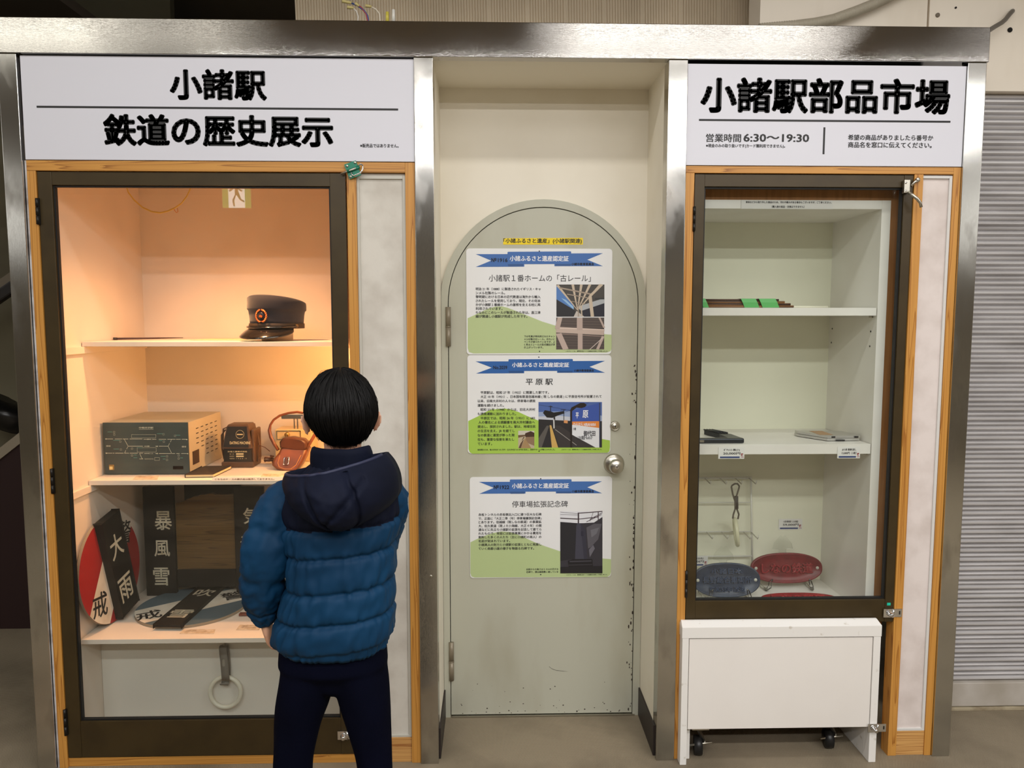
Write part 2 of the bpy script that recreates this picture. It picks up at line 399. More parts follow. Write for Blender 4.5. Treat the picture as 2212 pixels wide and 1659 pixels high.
# stair in the dim passage on the left
YP = 1.16
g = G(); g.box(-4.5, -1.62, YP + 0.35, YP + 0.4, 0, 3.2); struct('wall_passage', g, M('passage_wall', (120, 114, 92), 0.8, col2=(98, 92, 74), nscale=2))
t = thing('staircase', (-2.2, YP, 0), 'dim staircase side with pale sloping edge and dark red base behind the left post', 'staircase')
def slope(g, pa, pb, w, y0, y1, mi=0):
    a, b = at(*pa, y0), at(*pb, y0); d = (b - a).normalized(); a = a - d * 1.0; b = b + d * 0.9; up = Vector((-d.z, 0, d.x)) * w
    g.prism([a - up, b - up, b, a], (0, y1 - y0, 0), mi)
g = G(); slope(g, (0, 967), (37, 938), 0.042, YP, YP + 0.3); obj('stringer', g, M('stringer_paint', (150, 140, 122), 0.6), t)
a = at(0, 979, YP + 0.01); b = at(37, 950, YP + 0.01); d = (b - a).normalized()
g = G(); a2 = a - d; b2 = b + d * 0.9; g.prism([(a2.x, YP + 0.01, 0), (b2.x, YP + 0.01, 0), b2, a2], (0, 0.28, 0)); obj('side_panel', g, M('dark_red_paint', (40, 17, 16), 0.7), t)
t = thing('handrail', tuple(at(10, 640, YP)), 'dark sloping handrail seen left of the steel post', 'handrail')
g = G(); a, b = at(0, 640, YP), at(19, 627, YP); d = (b - a).normalized()
g.obox((a + b) / 2, d * 0.6, Vector((0, 0.02, 0)), Vector((-d.z, 0, d.x)) * 0.026, 0, 0.008); obj('rail', g, M('handrail_black', (26, 20, 17), 0.5), t)
g = G(); o2 = Vector((-d.z, 0, d.x)) * 0.05 + Vector((0, .03, 0)); g.obox((a + b) / 2 + o2, d * 0.6, Vector((0, 0.012, 0)), Vector((-d.z, 0, d.x)) * 0.022); obj('backing_strip', g, M('rail_backing', (128, 118, 102), 0.7), t)
# black bag on the stair edge
g = G(); rr = random.Random(3); c = at(12, 940, YP + 0.12); rg = []
for i in range(9):
    v = i / 8; rad = 0.115 * math.sin(PI * (0.12 + 0.80 * v)) ** 0.6; ring = []
    for k in range(20):
        an = 2 * PI * k / 20; q = rad * (1 + 0.22 * mnoise.noise(Vector((math.cos(an) * 2, math.sin(an) * 2, v * 4))))
        ring.append(Vector((c.x + q * 1.2 * math.cos(an), c.y + q * math.sin(an) * 0.8, c.z + 0.035 + v * 0.15 + 0.05 * (math.cos(an) * -0.6))))
    rg.append(ring)
g.rings(rg); tag(obj('plastic_bag', g, M('black_film', (14, 14, 14), 0.3)), 'crumpled black plastic bag on the pale stair edge behind the left post', 'bag')

# recess with the arched door
X0, X1, YD = -0.188, 0.562, 0.3115
ZF, ZT = 2.3395, 2.4475
CX, RI, RO, ZSP = 0.1855, 0.349, 0.376, 1.5726
g = G()
def arch(r, y, z0=0.0, n=40):
    return [Vector((CX - r, y, z0))] + [Vector((CX + r * math.cos(PI - PI * k / n), y, ZSP + r * math.sin(PI - PI * k / n))) for k in range(n + 1)] + [Vector((CX + r, y, z0))]
ar = arch(RI + 0.004, YD)                                   # back wall of the recess with an arched opening
n = len(ar); top = [Vector((X0, YD, 0))] + [Vector((X0 + (X1 - X0) * k / (n - 3), YD, ZF)) for k in range(n - 2)] + [Vector((X1, YD, 0))]
g.add(ar + top, [(i, i + 1, n + i + 1, n + i) for i in range(n - 1)])
g.box(X0 - 0.02, X0, 0.03, YD + 0.02, 0, ZF); g.box(X1, X1 + 0.02, 0.03, YD + 0.02, 0, ZF)
g.box(X0 - 0.02, X1 + 0.02, 0.03, YD + 0.02, ZF, ZF + 0.02)
struct('wall_recess', g, CREAM)
g = G(); g.box(X1 - 0.006, X1, 0.03, YD - 0.001, 0, 0.11); g.box(X0, X0 + 0.006, 0.03, YD - 0.001, 0, 0.11); struct('baseboard_recess', g, M('dark_baseboard', (40, 32, 30), 0.5))
g = G(); a, b = arch(RI, YD - 0.014), arch(RO, YD - 0.014); n = len(a)
b[0].x = X0 + .001; b[-1].x = X1 - .001
for k in range(n):
    b[k].x = max(min(b[k].x, X1 - 0.001), X0 + 0.001)
a2 = [p + Vector((0, 0.04, 0)) for p in a]; b2 = [p + Vector((0, 0.02, 0)) for p in b]
g.add(a + b + a2 + b2, [(i, i + 1, n + i + 1, n + i)[::-1] for i in range(n - 1)] + [(2 * n + i, 2 * n + i + 1, i + 1, i)[::-1] for i in range(n - 1)] + [(n + i, n + i + 1, 3 * n + i + 1, 3 * n + i)[::-1] for i in range(n - 1)])
door = struct('door_1', g, DOORP); door['label'] = 'grey arched steel door with three white heritage plates'
ROOT[door.name] = Vector((0, 0, 0))
g = G(); lf = arch(RI - 0.0028, YD - 0.010, 0.009); g.prism(lf[::-1], (0, 0.035, 0)); leaf = obj('door_leaf', g, DOORP, door); ROOT[leaf.name] = Vector((0, 0, 0))
g = G(); g.prism(arch(RI + 0.01, YD + 0.03)[::-1], (0, 0.01, 0)); obj('gap_shade', g, DARK, door)  # black sheet behind the leaf, shade of the gap put into its colour
YL = YD - 0.010
for y0, y1, x in ((663, 748, 968), (1388, 1470, 975)):
    g = G(); p0, p1 = at(x, y0, YL - .008), at(x, y1, YL - .008); r = 0.0095; zm = (p0.z + p1.z) / 2
    g.tube([(p0.x, YL - .006, p1.z), (p0.x, YL - .006, zm - .001)], r, 14); g.tube([(p0.x, YL - .006, zm + .001), (p0.x, YL - .006, p0.z)], r, 14)
    g.tube([(p0.x, YL - .006, zm - .002), (p0.x, YL - .006, zm + .002)], r * 1.1, 14)
    obj('hinge', g, M('painted_hinge', (140, 130, 112), 0.4, 0.3), door)
c = at(1329, 1005, YL - .03); g = G()
k = g.lathe([(0.0385, 0), (0.0385, 0.003), (0.034, 0.009), (0.022, 0.014), (0.013, 0.017), (0.012, 0.035), (0.024, 0.042), (0.0268, 0.052), (0.0262, 0.062), (0.022, 0.068), (0.0, 0.0685)], (c.x, YL, c.z), (0, -1, 0), 40)
kn = obj('door_knob', g, SATIN, door); ROOT[kn.name] = Vector((0, 0, 0))
g = G(); g.lathe([(0.0075, 0), (0.0075, 0.001), (0.006, 0.0015), (0, 0.0015)], (c.x, YL - 0.0685, c.z), (0, -1, 0), 20); g.box(c.x - .0012, c.x + .0012, YL - 0.0712, YL - 0.0702, c.z - .004, c.z + .004, 1); obj('keyhole', g, [CHROME, BLACK], kn)
c = at(1329, 921, YL - .01); g = G()
g.lathe([(0.019, 0), (0.019, 0.004), (0.0165, 0.009), (0.0135, 0.010), (0.0125, 0.008), (0.0115, 0.0105), (0, 0.011)], (c.x, YL, c.z), (0, -1, 0), 32); g.box(c.x - .0014, c.x + .0014, YL - 0.0125, YL - 0.0115, c.z - .0045, c.z + .0045, 1)
obj('cylinder_lock', g, [SATIN, BLACK], door)
g = G(); g.box(X0 + 0.03, X1 - 0.02, YD - 0.02, YD + 0.02, 0, 0.006); obj('threshold', g, SATIN, door)
g = G(); rr = random.Random(11)                              # chipped paint along the lock edge and the foot, a scuff
for i in range(70):
    zz = rr.uniform(0.02, 1.35); w = rr.uniform(.001, .004); xx = CX + RI - 0.0045 - (rr.random() ** 4) * 0.02
    hh = w * rr.uniform(.6, 3); g.add([(xx + w * math.cos(q * 1.05) * rr.uniform(.6, 1), YL - 0.0004, zz + hh * math.sin(q * 1.05) * rr.uniform(.6, 1)) for q in range(6)], [tuple(range(6))])
for i in range(46):
    xx = CX + rr.uniform(-.33, .33); zz = 0.013 + rr.random() ** 2.5 * .12; w = rr.uniform(.0008, .003)
    g.add([(xx + w * 1.4 * math.cos(q * 1.05) * rr.uniform(.6, 1), YL - 0.0004, zz + w * math.sin(q * 1.05) * rr.uniform(.6, 1)) for q in range(6)], [tuple(range(6))])
pp = [at(x, y, YL - .0004) for x, y in ((1186, 1440), (1192, 1445), (1202, 1448.5), (1215, 1450), (1228, 1450.5))]
for i in range(4): g.add([pp[i] + Vector((0, 0, .0012)), pp[i + 1] + Vector((0, 0, .0012 if i < 3 else 0))] + [pp[i + 1], pp[i] - Vector((0, 0, .0004))], [(0, 1, 2, 3)])
obj('paint_chips', g, M('bare_chip', (52, 40, 32), 0.8), leaf)

# stainless frame: fascia and posts
g = G(); g.box(-2.4, 1.592, -0.004, 0.60, ZF, ZT, 0, 0.002); struct('trim_1', g, STEEL)
for i, (a, b) in enumerate(((-1.537, -1.4795), (-0.2478, -0.1875), (0.5612, 0.6225), (1.5277, 1.5885))):
    g = G(); g.box(a, b, 0.0, 0.035 if i in (0, 3) else 0.06, 0, ZF - 0.0005, 0, 0.0015); struct('trim_%d' % (i + 2), g, STEEL_V)
p = at(931, 1245, 0); g = G(); g.lathe([(0.005, 0), (0.005, 0.001), (0.003, 0.0022), (0, 0.0024)], (p.x, 0, p.z), (0, -1, 0), 14); scr = obj('post_screw', g, SATIN); tag(scr, 'small round screw head on the steel post right of the boy', 'screw')

# ------------------------------------------------------------------ sign boards
t = thing('sign_board', (-0.863, 0.0, 2.018), 'white sign board with large black lettering over the left lit display case', 'sign')
g = G(); g.box(-1.4715, -0.2482, 0.006, 0.03, 2.0185, ZF - 0.004, 0, 0.001); obj('panel', g, SIGN, t)
Y = 0.0055; g = G()
text_px(g, '小諸駅', 366, 149, 576, 217, Y, bold=0.040); text_px(g, '鉄道の歴史展示', 223, 247, 720, 317, Y, bold=0.040)
text_px(g, '※販売品ではありません。', 778, 310.5, 861, 319, Y, fake=0.05); obj('lettering', g, INK, t)
a, b = at(79, 229, Y), at(860, 238, Y); zz = (a.z + b.z) / 2
g = G(); g.box(a.x, b.x, Y - .0002, Y + .0004, zz - .003, zz + .003, 0, 0); obj('rule_line', g, INK, t)
t = thing('sign_board', (1.075, 0.0, 2.013), 'white sign board with opening hours over the narrow right display case', 'sign')
g = G(); g.box(0.6235, 1.5268, 0.006, 0.03, 2.013, ZF - 0.010, 0, 0.001); obj('panel', g, SIGN, t)
g = G()
text_px(g, '小諸駅部品市場', 1513, 168, 2053, 246, Y, bold=0.040)
text_px(g, '営業時間', 1525, 289, 1601, 307, Y, fake=0.035); text_px(g, '6:30〜19:30', 1606, 289.5, 1748, 306.5, Y, fake=0.05)
text_px(g, '※現金のみの取り扱いです(カード類利用できません)。', 1525, 311, 1696, 320, Y, fake=0.05)
text_line(g, '希望の商品がありましたら番号か', 1832, 2016, 297, Y, fake=0.05); text_line(g, '商品名を窓口に伝えてください。', 1832, 2013, 313, Y, fake=0.05)
obj('lettering', g, INK, t)
a, b = at(1510, 258, Y), at(2053, 264, Y); zz = (a.z + b.z) / 2
g = G(); g.box(a.x, b.x, Y - .0002, Y + .0004, zz - .003, zz + .003); obj('rule_line', g, INK, t)
a, b = at(1781, 275, Y), at(1781, 333, Y)
g = G(); g.box(a.x - .003, a.x + .003, Y - .0002, Y + .0004, b.z, a.z); obj('rule_line', g, INK, t)

# ------------------------------------------------------------------ heritage plates on the door
YPL = YL - 0.003
def plate_thing(T, x0, x1, y0, y1, label):
    a, b = at(x0, (y0 + y1) / 2, YPL), at(x1, (y0 + y1) / 2, YPL); zt = at((x0 + x1) / 2, y0, YPL).z; zb = at((x0 + x1) / 2, y1, YPL).z
    t = thing('heritage_plate', ((a.x + b.x) / 2, YPL, zb), label, 'plate', 'heritage plates on the arched door')
    g = G(); g.prism(rrect(a.x, b.x, zb, zt, 0.012, YPL), (0, 0.0026, 0)); obj('panel', g, M('plate_white', (236, 237, 238), 0.35), t)
    return t
def zpoly(g, T, pts, layer, mi=0): poly_px(g, [(T[0] + x * T[2], T[1] + y * T[2]) for x, y in pts], YPL - layer * 0.00018, mi)
def zline(g, T, s, x0, x1, y, fake=0.03, mi=0): text_line(g, s, T[0] + x0 * T[2], T[0] + x1 * T[2], T[1] + y * T[2], YPL - 0.0009, mi, fake)
def zfit(g, T, s, x0, x1, y, h, fake=0.0, mi=0, layer=5, bold=0): text_px(g, s, T[0] + x0 * T[2], T[1] + (y - h / 2) * T[2], T[0] + x1 * T[2], T[1] + (y + h / 2) * T[2], YPL - layer * 0.00018, mi, bold, fake)
def ribbon(t, T, lt, ln, lb, cl, cr_, rt, rn, rb, no, nofit, ttl, off, blue):
    dk = [c * 0.82 for c in blue]
    g = G()
    zpoly(g, T, [lt, ln, lb, (cl[0] + 150, lb[1] - 3), (cl[0] + 150, lt[1] - 1)][::-1][::-1], 2)
    zpoly(g, T, [rt, rn, rb, (cr_[0] - 150, rb[1] + 1), (cr_[0] - 150, rt[1] + 2)], 2)
    zpoly(g, T, [(cl[0], cl[1] + 4), (cl[0] + 6, cl[1]), (cr_[0] - 6, cr_[1]), (cr_[0], cr_[1] + 4), (cr_[0], cr_[2]), (cl[0], cl[2])], 4)
    zpoly(g, T, [(cl[0], cl[2]), (cl[0] + 142, cl[2]), (cl[0] + 140, cl[2] + 19), (cl[0] + 8, cl[2] + 20)], 3, 1)
    zpoly(g, T, [(cr_[0], cr_[2]), (cr_[0] - 142, cr_[2]), (cr_[0] - 140, cr_[2] + 18), (cr_[0] - 8, cr_[2] + 18)], 3, 1)
    rb_ = obj('ribbon', g, [flat(blue), flat(dk)], t); ROOT[rb_.name] = ROOT[t.name]
    g = G(); zfit(g, T, no, *nofit, fake=0.04); obj('number_text', g, flat((20, 22, 30)), rb_)
    g = G(); zline(g, T, '小諸市教育委員会', *off, fake=0.06); obj('issuer_text', g, flat((20, 22, 30)), rb_)
    g = G(); zfit(g, T, '小諸ふるさと遺産認定証', *ttl, fake=0.05); obj('title_text', g, flat((240, 240, 244)), rb_)
def photo(t, T, box, polys):
    x0, y0, x1, y1 = box; cols = []; g = G()
    for i, (c, pts) in enumerate(polys):
        if c not in cols: cols.append(c)
        zpoly(g, T, [(x0 + u * (x1 - x0), y0 + v * (y1 - y0)) for u, v in pts], 2.2 + i * 0.28, cols.index(c))
    return obj('photograph', g, [flat(c, 0.4) for c in cols], t)
FULL = [(0, 0), (0, 1), (1, 1), (1, 0)]
def fan(cx, cy, pts, w0, w1, c):     # beams radiating from a vanishing point
    o = []
    for x, y in pts:
        dx, dy = x - cx, y - cy; l = math.hypot(dx, dy); nx, ny = -dy / l, dx / l
        o.append((c, [(cx + nx * w0, cy + ny * w0), (cx - nx * w0, cy - ny * w0), (x - nx * w1, y - ny * w1), (x + nx * w1, y + ny * w1)]))
    return o
def bar(x0, y0, x1, y1, w, c):
    dx, dy = x1 - x0, y1 - y0; l = math.hypot(dx, dy); nx, ny = -dy / l * w, dx / l * w
    return (c, [(x0 + nx, y0 + ny), (x1 + nx, y1 + ny), (x1 - nx, y1 - ny), (x0 - nx, y0 - ny)])
BLUE1 = (66, 110, 178); BLUE2 = (40, 96, 168)
# plate 1
T = (930, 400, 0.24108)
t = plate_thing(T, 1007.5, 1321.5, 537, 765.5, 'white heritage plate numbered 1916 with two roof beam photographs, topmost on the door')
g = G(); zpoly(g, T, [(333, 1192), (333, 1460), (345, 1496), (385, 1508), (1575, 1500), (1612, 1488), (1622, 1460), (1622, 1340), (1560, 1335), (1300, 1305), (1130, 1262), (1000, 1222), (860, 1165), (760, 1125), (690, 1098), (640, 1086), (580, 1088), (520, 1105), (430, 1147)], 1); obj('green_hill', g, flat((186, 202, 148)), t)
ribbon(t, T, (405, 618), (543, 676), (405, 733), (690, 597, 708), (1260, 593, 706), (1545, 610), (1405, 668), (1545, 725), '№1916', (545, 690, 671, 36), (710, 1238, 657, 50), (1262, 1465, 708), BLUE1)
g = G(); zfit(g, T, '小諸駅１番ホームの「古レール」', 522, 1435, 833, 62)
for s, x1, y in (('明治 21 年（1888）に製造されたイギリス・キャ', 988, 930), ('ンメル社製のレール。', 668, 966), ('黎明期における日本の近代鉄道は海外から輸入', 985, 1000), ('されたレールを使用しており、現在、その何本', 985, 1036), ('かが小諸駅１番線ホームの屋根を支える柱に再', 985, 1071), ('利用されています。', 645, 1106), ('ちなみにこのレールが製造された年は、直江津', 985, 1141), ('線が開通し小諸駅が完成した年です。', 868, 1176)):
    zline(g, T, s, 405, x1, y)
for s, x1, y in (('下の写真が再利用されたキャン', 1115, 1355), ('メル社製の古レール。きれいに', 1115, 1380), ('ペンキが塗られていますが、よ', 1115, 1404), ('く見るとレールの型式標記が浮', 1115, 1429), ('き上がっています。', 1010, 1454)): zline(g, T, s, 838, x1, y)
zline(g, T, 'このプレートは、長野県元気づくり支援金を利用して作成しました。', 1212, 1590, 1488)
obj('lettering', g, flat((38, 36, 40)), t)
BEI, BEI2, DKB = (203, 186, 165), (166, 150, 134), (74, 70, 66)
photo(t, T, (1128, 890, 1558, 1178), [(DKB, FULL), ((86, 128, 190), [(0, .04), (0, .46), (.36, .78), (.36, .64)]), ((150, 190, 225), [(.1, .42), (.36, .78), (.36, .70), (.2, .48)]), ((44, 44, 48), [(0, .46), (0, 1), (.36, 1), (.40, .84), (.36, .78)]),
    ((176, 180, 184), [(.42, .70), (1, .42), (1, .75), (.55, .86)]), ((40, 40, 52), [(.52, .82), (1, .58), (1, 1), (.50, 1)]), ((196, 188, 180), [(.36, 1), (.42, .82), (.58, 1)])]
    + fan(.44, .80, [(.02, .02), (.34, 0), (.52, 0), (.70, 0), (.92, 0)], .006, .028, BEI) + [bar(.06, .10, .72, .30, .022, BEI2), bar(.22, .30, .68, .42, .014, BEI2), bar(.30, .52, .60, .60, .010, BEI2), bar(.70, .36, .75, 1, .035, BEI), bar(.70, .36, .95, .0, .03, BEI), bar(.52, .66, .53, .98, .012, BEI), bar(.45, .6, .46, 1, .01, BEI2), ((52, 54, 54), [(.80, .42), (.80, .46), (1, .46), (1, .42)])])
photo(t, T, (1126, 1186, 1556, 1472), [((84, 74, 70), FULL)] + [bar(0, .02 + .085 * i, 1, .05 + .085 * i, .006, (110, 98, 92)) for i in range(12)] + [bar(0, .38, 1, .46, .09, (196, 176, 164)), bar(0, .33, 1, .38, .012, (222, 204, 192)), bar(0, .50, 1, .60, .012, (150, 130, 122)), bar(.49, 0, .49, .4, .06, (188, 168, 158)), bar(.50, .5, .50, 1, .05, (188, 168, 158)), bar(.05, .5, .20, 1, .06, (190, 170, 160)), bar(.08, 0, .02, .36, .05, (190, 170, 160)), bar(.98, .58, .86, 1, .03, (190, 170, 160)), bar(.70, 1, .98, .62, .008, (210, 196, 188)), bar(.90, 0, 1, .32, .02, (190, 170, 160))])
# plate 2
T = (930, 740, 0.22604)
t = plate_thing(T, 1010, 1319.5, 767, 979, 'white heritage plate numbered 2039 with station platform photographs, second down the door')
g = G(); zpoly(g, T, [(360, 750), (364, 1020), (375, 1050), (400, 1062), (1690, 1053), (1710, 1040), (1715, 1000), (1715, 935), (1640, 922), (1330, 850), (1030, 745), (930, 705), (840, 663), (780, 643), (710, 630), (640, 636), (580, 640), (530, 662), (470, 697)], 1); obj('green_hill', g, flat((166, 202, 80)), t)
ribbon(t, T, (430, 180), (585, 240), (435, 296), (745, 160, 272), (1360, 157, 270), (1668, 175), (1520, 232), (1668, 288), 'No.2039', (600, 733, 238, 34), (778, 1325, 213, 46), (1370, 1562, 268), BLUE2)
g = G(); zfit(g, T, '平 原 駅', 910, 1168, 375, 60, fake=0.02)
for s, x0, x1, y in (('平原駅は、昭和 27 年（1952）に開業した駅です。', 478, 1132, 478), ('大正 10 年（1921）、日本国有鉄道信越本線 ( 現 しなの鉄道 ) に平原信号所が設置されて', 478, 1635, 518), ('以来、旧南大井村の人々は、停車場の誘致', 450, 1003, 559), ('運動を続けました。', 450, 702, 601), ('昭和 23 年（1948）からは、旧北大井村', 478, 1000, 641), ('も誘致運動に加わりました。', 450, 818, 682), ('平原区では、昭和 26 年（1951）に 683', 478, 998, 723), ('人の署名による請願書を南大井村議会へ', 458, 998, 763), ('提出し、採択されました。駅は、地域住民', 450, 1003, 804), ('の生活を支え、JR を経てし', 450, 805, 845), ('なの鉄道に運営が移った現', 450, 803, 886), ('在も、重要な役割を果たし', 450, 800, 927), ('ています。', 450, 588, 968), ('駅設置のため、南大井村が 193 万円・北大井村が 30 万円を支出し、駅舎やホームが整えられました。', 450, 1190, 1025), ('このプレートは、長野県元気づくり支援金を利用して作成しました。', 1250, 1638, 1023)): zline(g, T, s, x0, x1, y)
obj('lettering', g, flat((34, 34, 36)), t)
ph = photo(t, T, (1032, 568, 1638, 1003), [((78, 104, 168), FULL), ((150, 166, 200), [(0, .22), (0, .42), (1, .42), (1, .30), (.5, .2)]), ((196, 200, 210), [(0, .32), (0, .42), (.6, .42), (.6, .34), (.3, .3)]), ((44, 42, 44), [(0, .38), (0, 1), (1, 1), (1, .42), (.6, .42)]),
    ((92, 88, 84), [(.13, .52), (0, .80), (0, 1), (.05, 1), (.17, .52)]), ((206, 168, 96), [(.175, .51), (.21, 1), (.31, 1), (.20, .51)]), ((58, 54, 54), [(.21, .51), (.33, 1), (1, 1), (.55, .72), (.34, .52)]), bar(.26, .60, .60, .95, .006, (150, 146, 140)),
    ((30, 29, 30), [(.07, .24), (.10, .18), (.18, .20), (.24, .23), (.40, .20), (.41, .25), (.30, .30), (.22, .35), (.13, .34)]), bar(.25, .33, .25, .60, .014, (52, 50, 50)), bar(.24, .38, .245, .58, .010, (206, 206, 204)), bar(.19, .08, .19, .22, .006, (40, 38, 38)), bar(.16, .10, .22, .10, .006, (40, 38, 38)), bar(.35, .17, .43, .17, .005, (40, 38, 38)), bar(.40, .17, .40, .4, .005, (40, 38, 38)), bar(0, .06, .5, .18, .002, (50, 56, 84)), bar(.3, .3, .8, .0, .002, (50, 56, 84)),
    ((214, 150, 96), [(.40, .40), (.40, .46), (.46, .47), (.46, .40)]), ((38, 30, 26), [(.50, .18), (.52, .12), (.66, .02), (.72, .02), (.76, .06), (.72, .14), (.60, .12), (.53, .20), (.53, 1), (.50, 1)]),
    ((62, 88, 168), [(.53, .20), (.53, .43), (.96, .42), (.97, .02), (.80, .08)]), ((224, 136, 62), [(.53, .43), (.53, .50), (.96, .57), (.96, .42)]), ((226, 228, 232), [(.53, .50), (.53, .72), (.90, 1), (.96, 1), (.96, .57)]), bar(.965, .02, .965, .99, .008, (60, 66, 90))])
ROOT[ph.name] = ROOT[t.name]
g = G()
def ptext(s, x0, y0, x1, y1, mi): text_px(g, s, T[0] + (1032 + 606 * x0) * T[2], T[1] + (568 + 435 * y0) * T[2], T[0] + (1032 + 606 * x1) * T[2], T[1] + (568 + 435 * y1) * T[2], YPL - 0.0022, mi, 0, 0.04)
ptext('平', .585, .23, .635, .36, 0); ptext('原', .695, .18, .785, .35, 0); ptext('ひらはら HIRAHARA', .55, .455, .905, .535, 0); ptext('御代田', .71, .63, .895, .75, 1); ptext('みよた', .735, .75, .855, .79, 1); ptext('MIYOTA', .75, .79, .84, .82, 1); ptext('小諸', .545, .56, .59, .62, 1); ptext('しなの鉄道', .61, .74, .73, .83, 1)
obj('station_name_text', g, [flat((240, 240, 244)), flat((40, 40, 48))], ph)
photo(t, T, (838, 843, 992, 1010), [((190, 176, 150), FULL), ((206, 200, 186), [(0, 0), (0, .28), (1, .2), (1, 0)]), ((110, 84, 62), [(0, .25), (0, .4), (.5, .3), (.5, .22)]), ((72, 50, 38), [(.42, .22), (.44, .14), (.78, .02), (1, .12), (1, .36), (.46, .36)]), ((146, 118, 92), [(.46, .36), (.48, .66), (1, .86), (1, .34)]), ((96, 70, 54), [(.02, .98), (.32, .36), (.40, .36), (.16, 1)]), ((168, 138, 98), [(.16, 1), (.42, .42), (.8, .98), (.8, 1)]), bar(.05, .8, .4, .4, .012, (214, 196, 160))])
# plate 3
T = (930, 960, 0.22604)
t = plate_thing(T, 1015, 1321, 1030, 1247.5, 'white heritage plate numbered 1922 with a dark monument photograph, lowest on the door')
g = G(); zpoly(g, T, [(381, 935), (381, 1230), (392, 1262), (420, 1272), (1690, 1266), (1716, 1250), (1724, 1220), (1725, 1097), (1640, 1090), (1440, 1060), (1235, 1020), (1100, 975), (1000, 937), (900, 892), (820, 855), (750, 836), (680, 832), (600, 846), (540, 866), (470, 892)], 1); obj('green_hill', g, flat((186, 204, 148)), t)
ribbon(t, T, (462, 358), (605, 415), (465, 472), (758, 335, 452), (1348, 333, 450), (1640, 353), (1498, 410), (1640, 467), '№1922', (605, 752, 408, 38), (778, 1322, 395, 50), (1350, 1562, 450), BLUE1)
g = G(); zfit(g, T, '停車場拡張記念碑', 780, 1312, 570, 62)
for s, x1, y in (('赤坂トンネルの赤坂側出入口に建つ巨大な石碑', 1060, 672), ('で、正面に「大正二季（年）停車場擴張記念碑」', 1060, 709), ('とあります。信越線（現しなの鉄道）の事業拡', 1060, 744), ('大、佐久鉄道（現ＪＲ小海線、大正４年）の開', 1060, 780), ('通などに先立ち小諸駅の拡張を記念して建てら', 1060, 816), ('れたもので、背面には拡張事業にかかる費用を', 1060, 852), ('寄附した多くの人たち（主に小諸町の商人）の', 1060, 888), ('名前が刻まれています。', 760, 924), ('小諸商人の財力と小諸駅の拡張とともに発展し', 1060, 960), ('ていく商都小諸の様子を物語る石碑です。', 990, 997)): zline(g, T, s, 458, x1, y)
zline(g, T, '台座からの高さは３.６ｍの巨大な', 915, 1222, 1194); zline(g, T, '石碑で、頭は線路敷に達していま', 915, 1222, 1220); zline(g, T, 'このプレートは、長野県元気づくり支援金を利用して作成しました。', 1298, 1690, 1247)
obj('lettering', g, flat((38, 36, 40)), t)
photo(t, T, (1240, 640, 1643, 1232), [((56, 54, 62), FULL), ((226, 228, 234), [(0, 0), (0, .17), (.42, .19), (.55, .19), (.80, .18), (1, .09), (1, 0)]), bar(0, .01, .43, .04, .003, (80, 70, 76)), bar(0, .05, .43, .06, .003, (80, 70, 76)), bar(0, .11, .43, .125, .008, (66, 54, 60)), bar(.43, .02, .43, .2, .016, (60, 46, 54)), bar(.43, .03, 1, 0, .007, (70, 54, 62)), bar(.43, .125, .9, .09, .006, (70, 54, 62)), bar(.7, .13, 1, .02, .005, (70, 54, 62)), bar(.62, .17, .98, .05, .005, (70, 54, 62)), bar(.78, .02, .70, .16, .004, (70, 54, 62)), bar(.9, 0, .9, .14, .01, (70, 54, 62)),
    ((40, 40, 46), [(0, .17), (0, .80), (.36, .76), (.40, .2)]), ((92, 90, 98), [(.62, .26), (.66, .60), (.72, .58), (.9, .45), (.98, .2), (.8, .2)]), ((112, 112, 120), [(.72, .30), (.74, .42), (.86, .36), (.92, .26)]), ((108, 106, 116), [(.68, .62), (.70, .74), (.82, .60), (.78, .54)]), ((66, 66, 80), [(.38, .24), (.40, .19), (.48, .19), (.60, .30), (.64, .77), (.35, .77)]), ((54, 54, 68), [(.48, .19), (.60, .30), (.64, .77), (.56, .77)]), ((44, 44, 60), [(.49, .32), (.49, .40), (.55, .40), (.55, .32)]),
    ((30, 29, 34), [(.18, .80), (.20, .90), (.78, .90), (.76, .77), (.3, .77)]), ((70, 68, 76), [(.22, .80), (.22, .82), (.74, .81), (.74, .79)]), ((34, 33, 38), [(0, .90), (0, 1), (1, 1), (1, .88)]), ((58, 56, 62), [(.20, .86), (.20, .875), (.76, .865), (.76, .85)])])
for tt, px in zip([o for o in bpy.data.objects if o.name.startswith('heritage_plate')], (((1165, 542.5), (1165.5, 759)), ((1164, 771.5), (1164.5, 974.5)), ((1168, 1034), (1168, 1241)))):
    for x, y in px:
        g = G(); p = at(x, y, YPL); g.lathe([(0.0022, 0), (0.0022, 0.001), (0.001, 0.0016), (0, 0.0017)], (p.x, YPL, p.z), (0, -1, 0), 12); obj('pin', g, BLACK, tt)
a, b = at(1087, 521, YPL), at(1259.5, 521, YPL); zt, zb = at(1170, 513.5, YPL).z, at(1170, 528.5, YPL).z
t = thing('label_strip', ((a.x + b.x) / 2, YL, zb), 'narrow yellow label strip with black writing above the top plate on the door', 'label')
g = G(); g.prism([(a.x, YL - .0006, zb), (b.x, YL - .0006, zb + .001), (b.x - .0004, YL - .0006, zt), (a.x, YL - .0006, zt - .002)], (0, .0005, 0)); obj('strip', g, M('yellow_label', (244, 214, 18), 0.5), t)
g = G(); text_px(g, '「小諸ふるさと遺産」(小諸駅関連)', 1087.5, 515, 1257, 527, YL - .0009, fake=0.05); obj('lettering', g, INK, t)
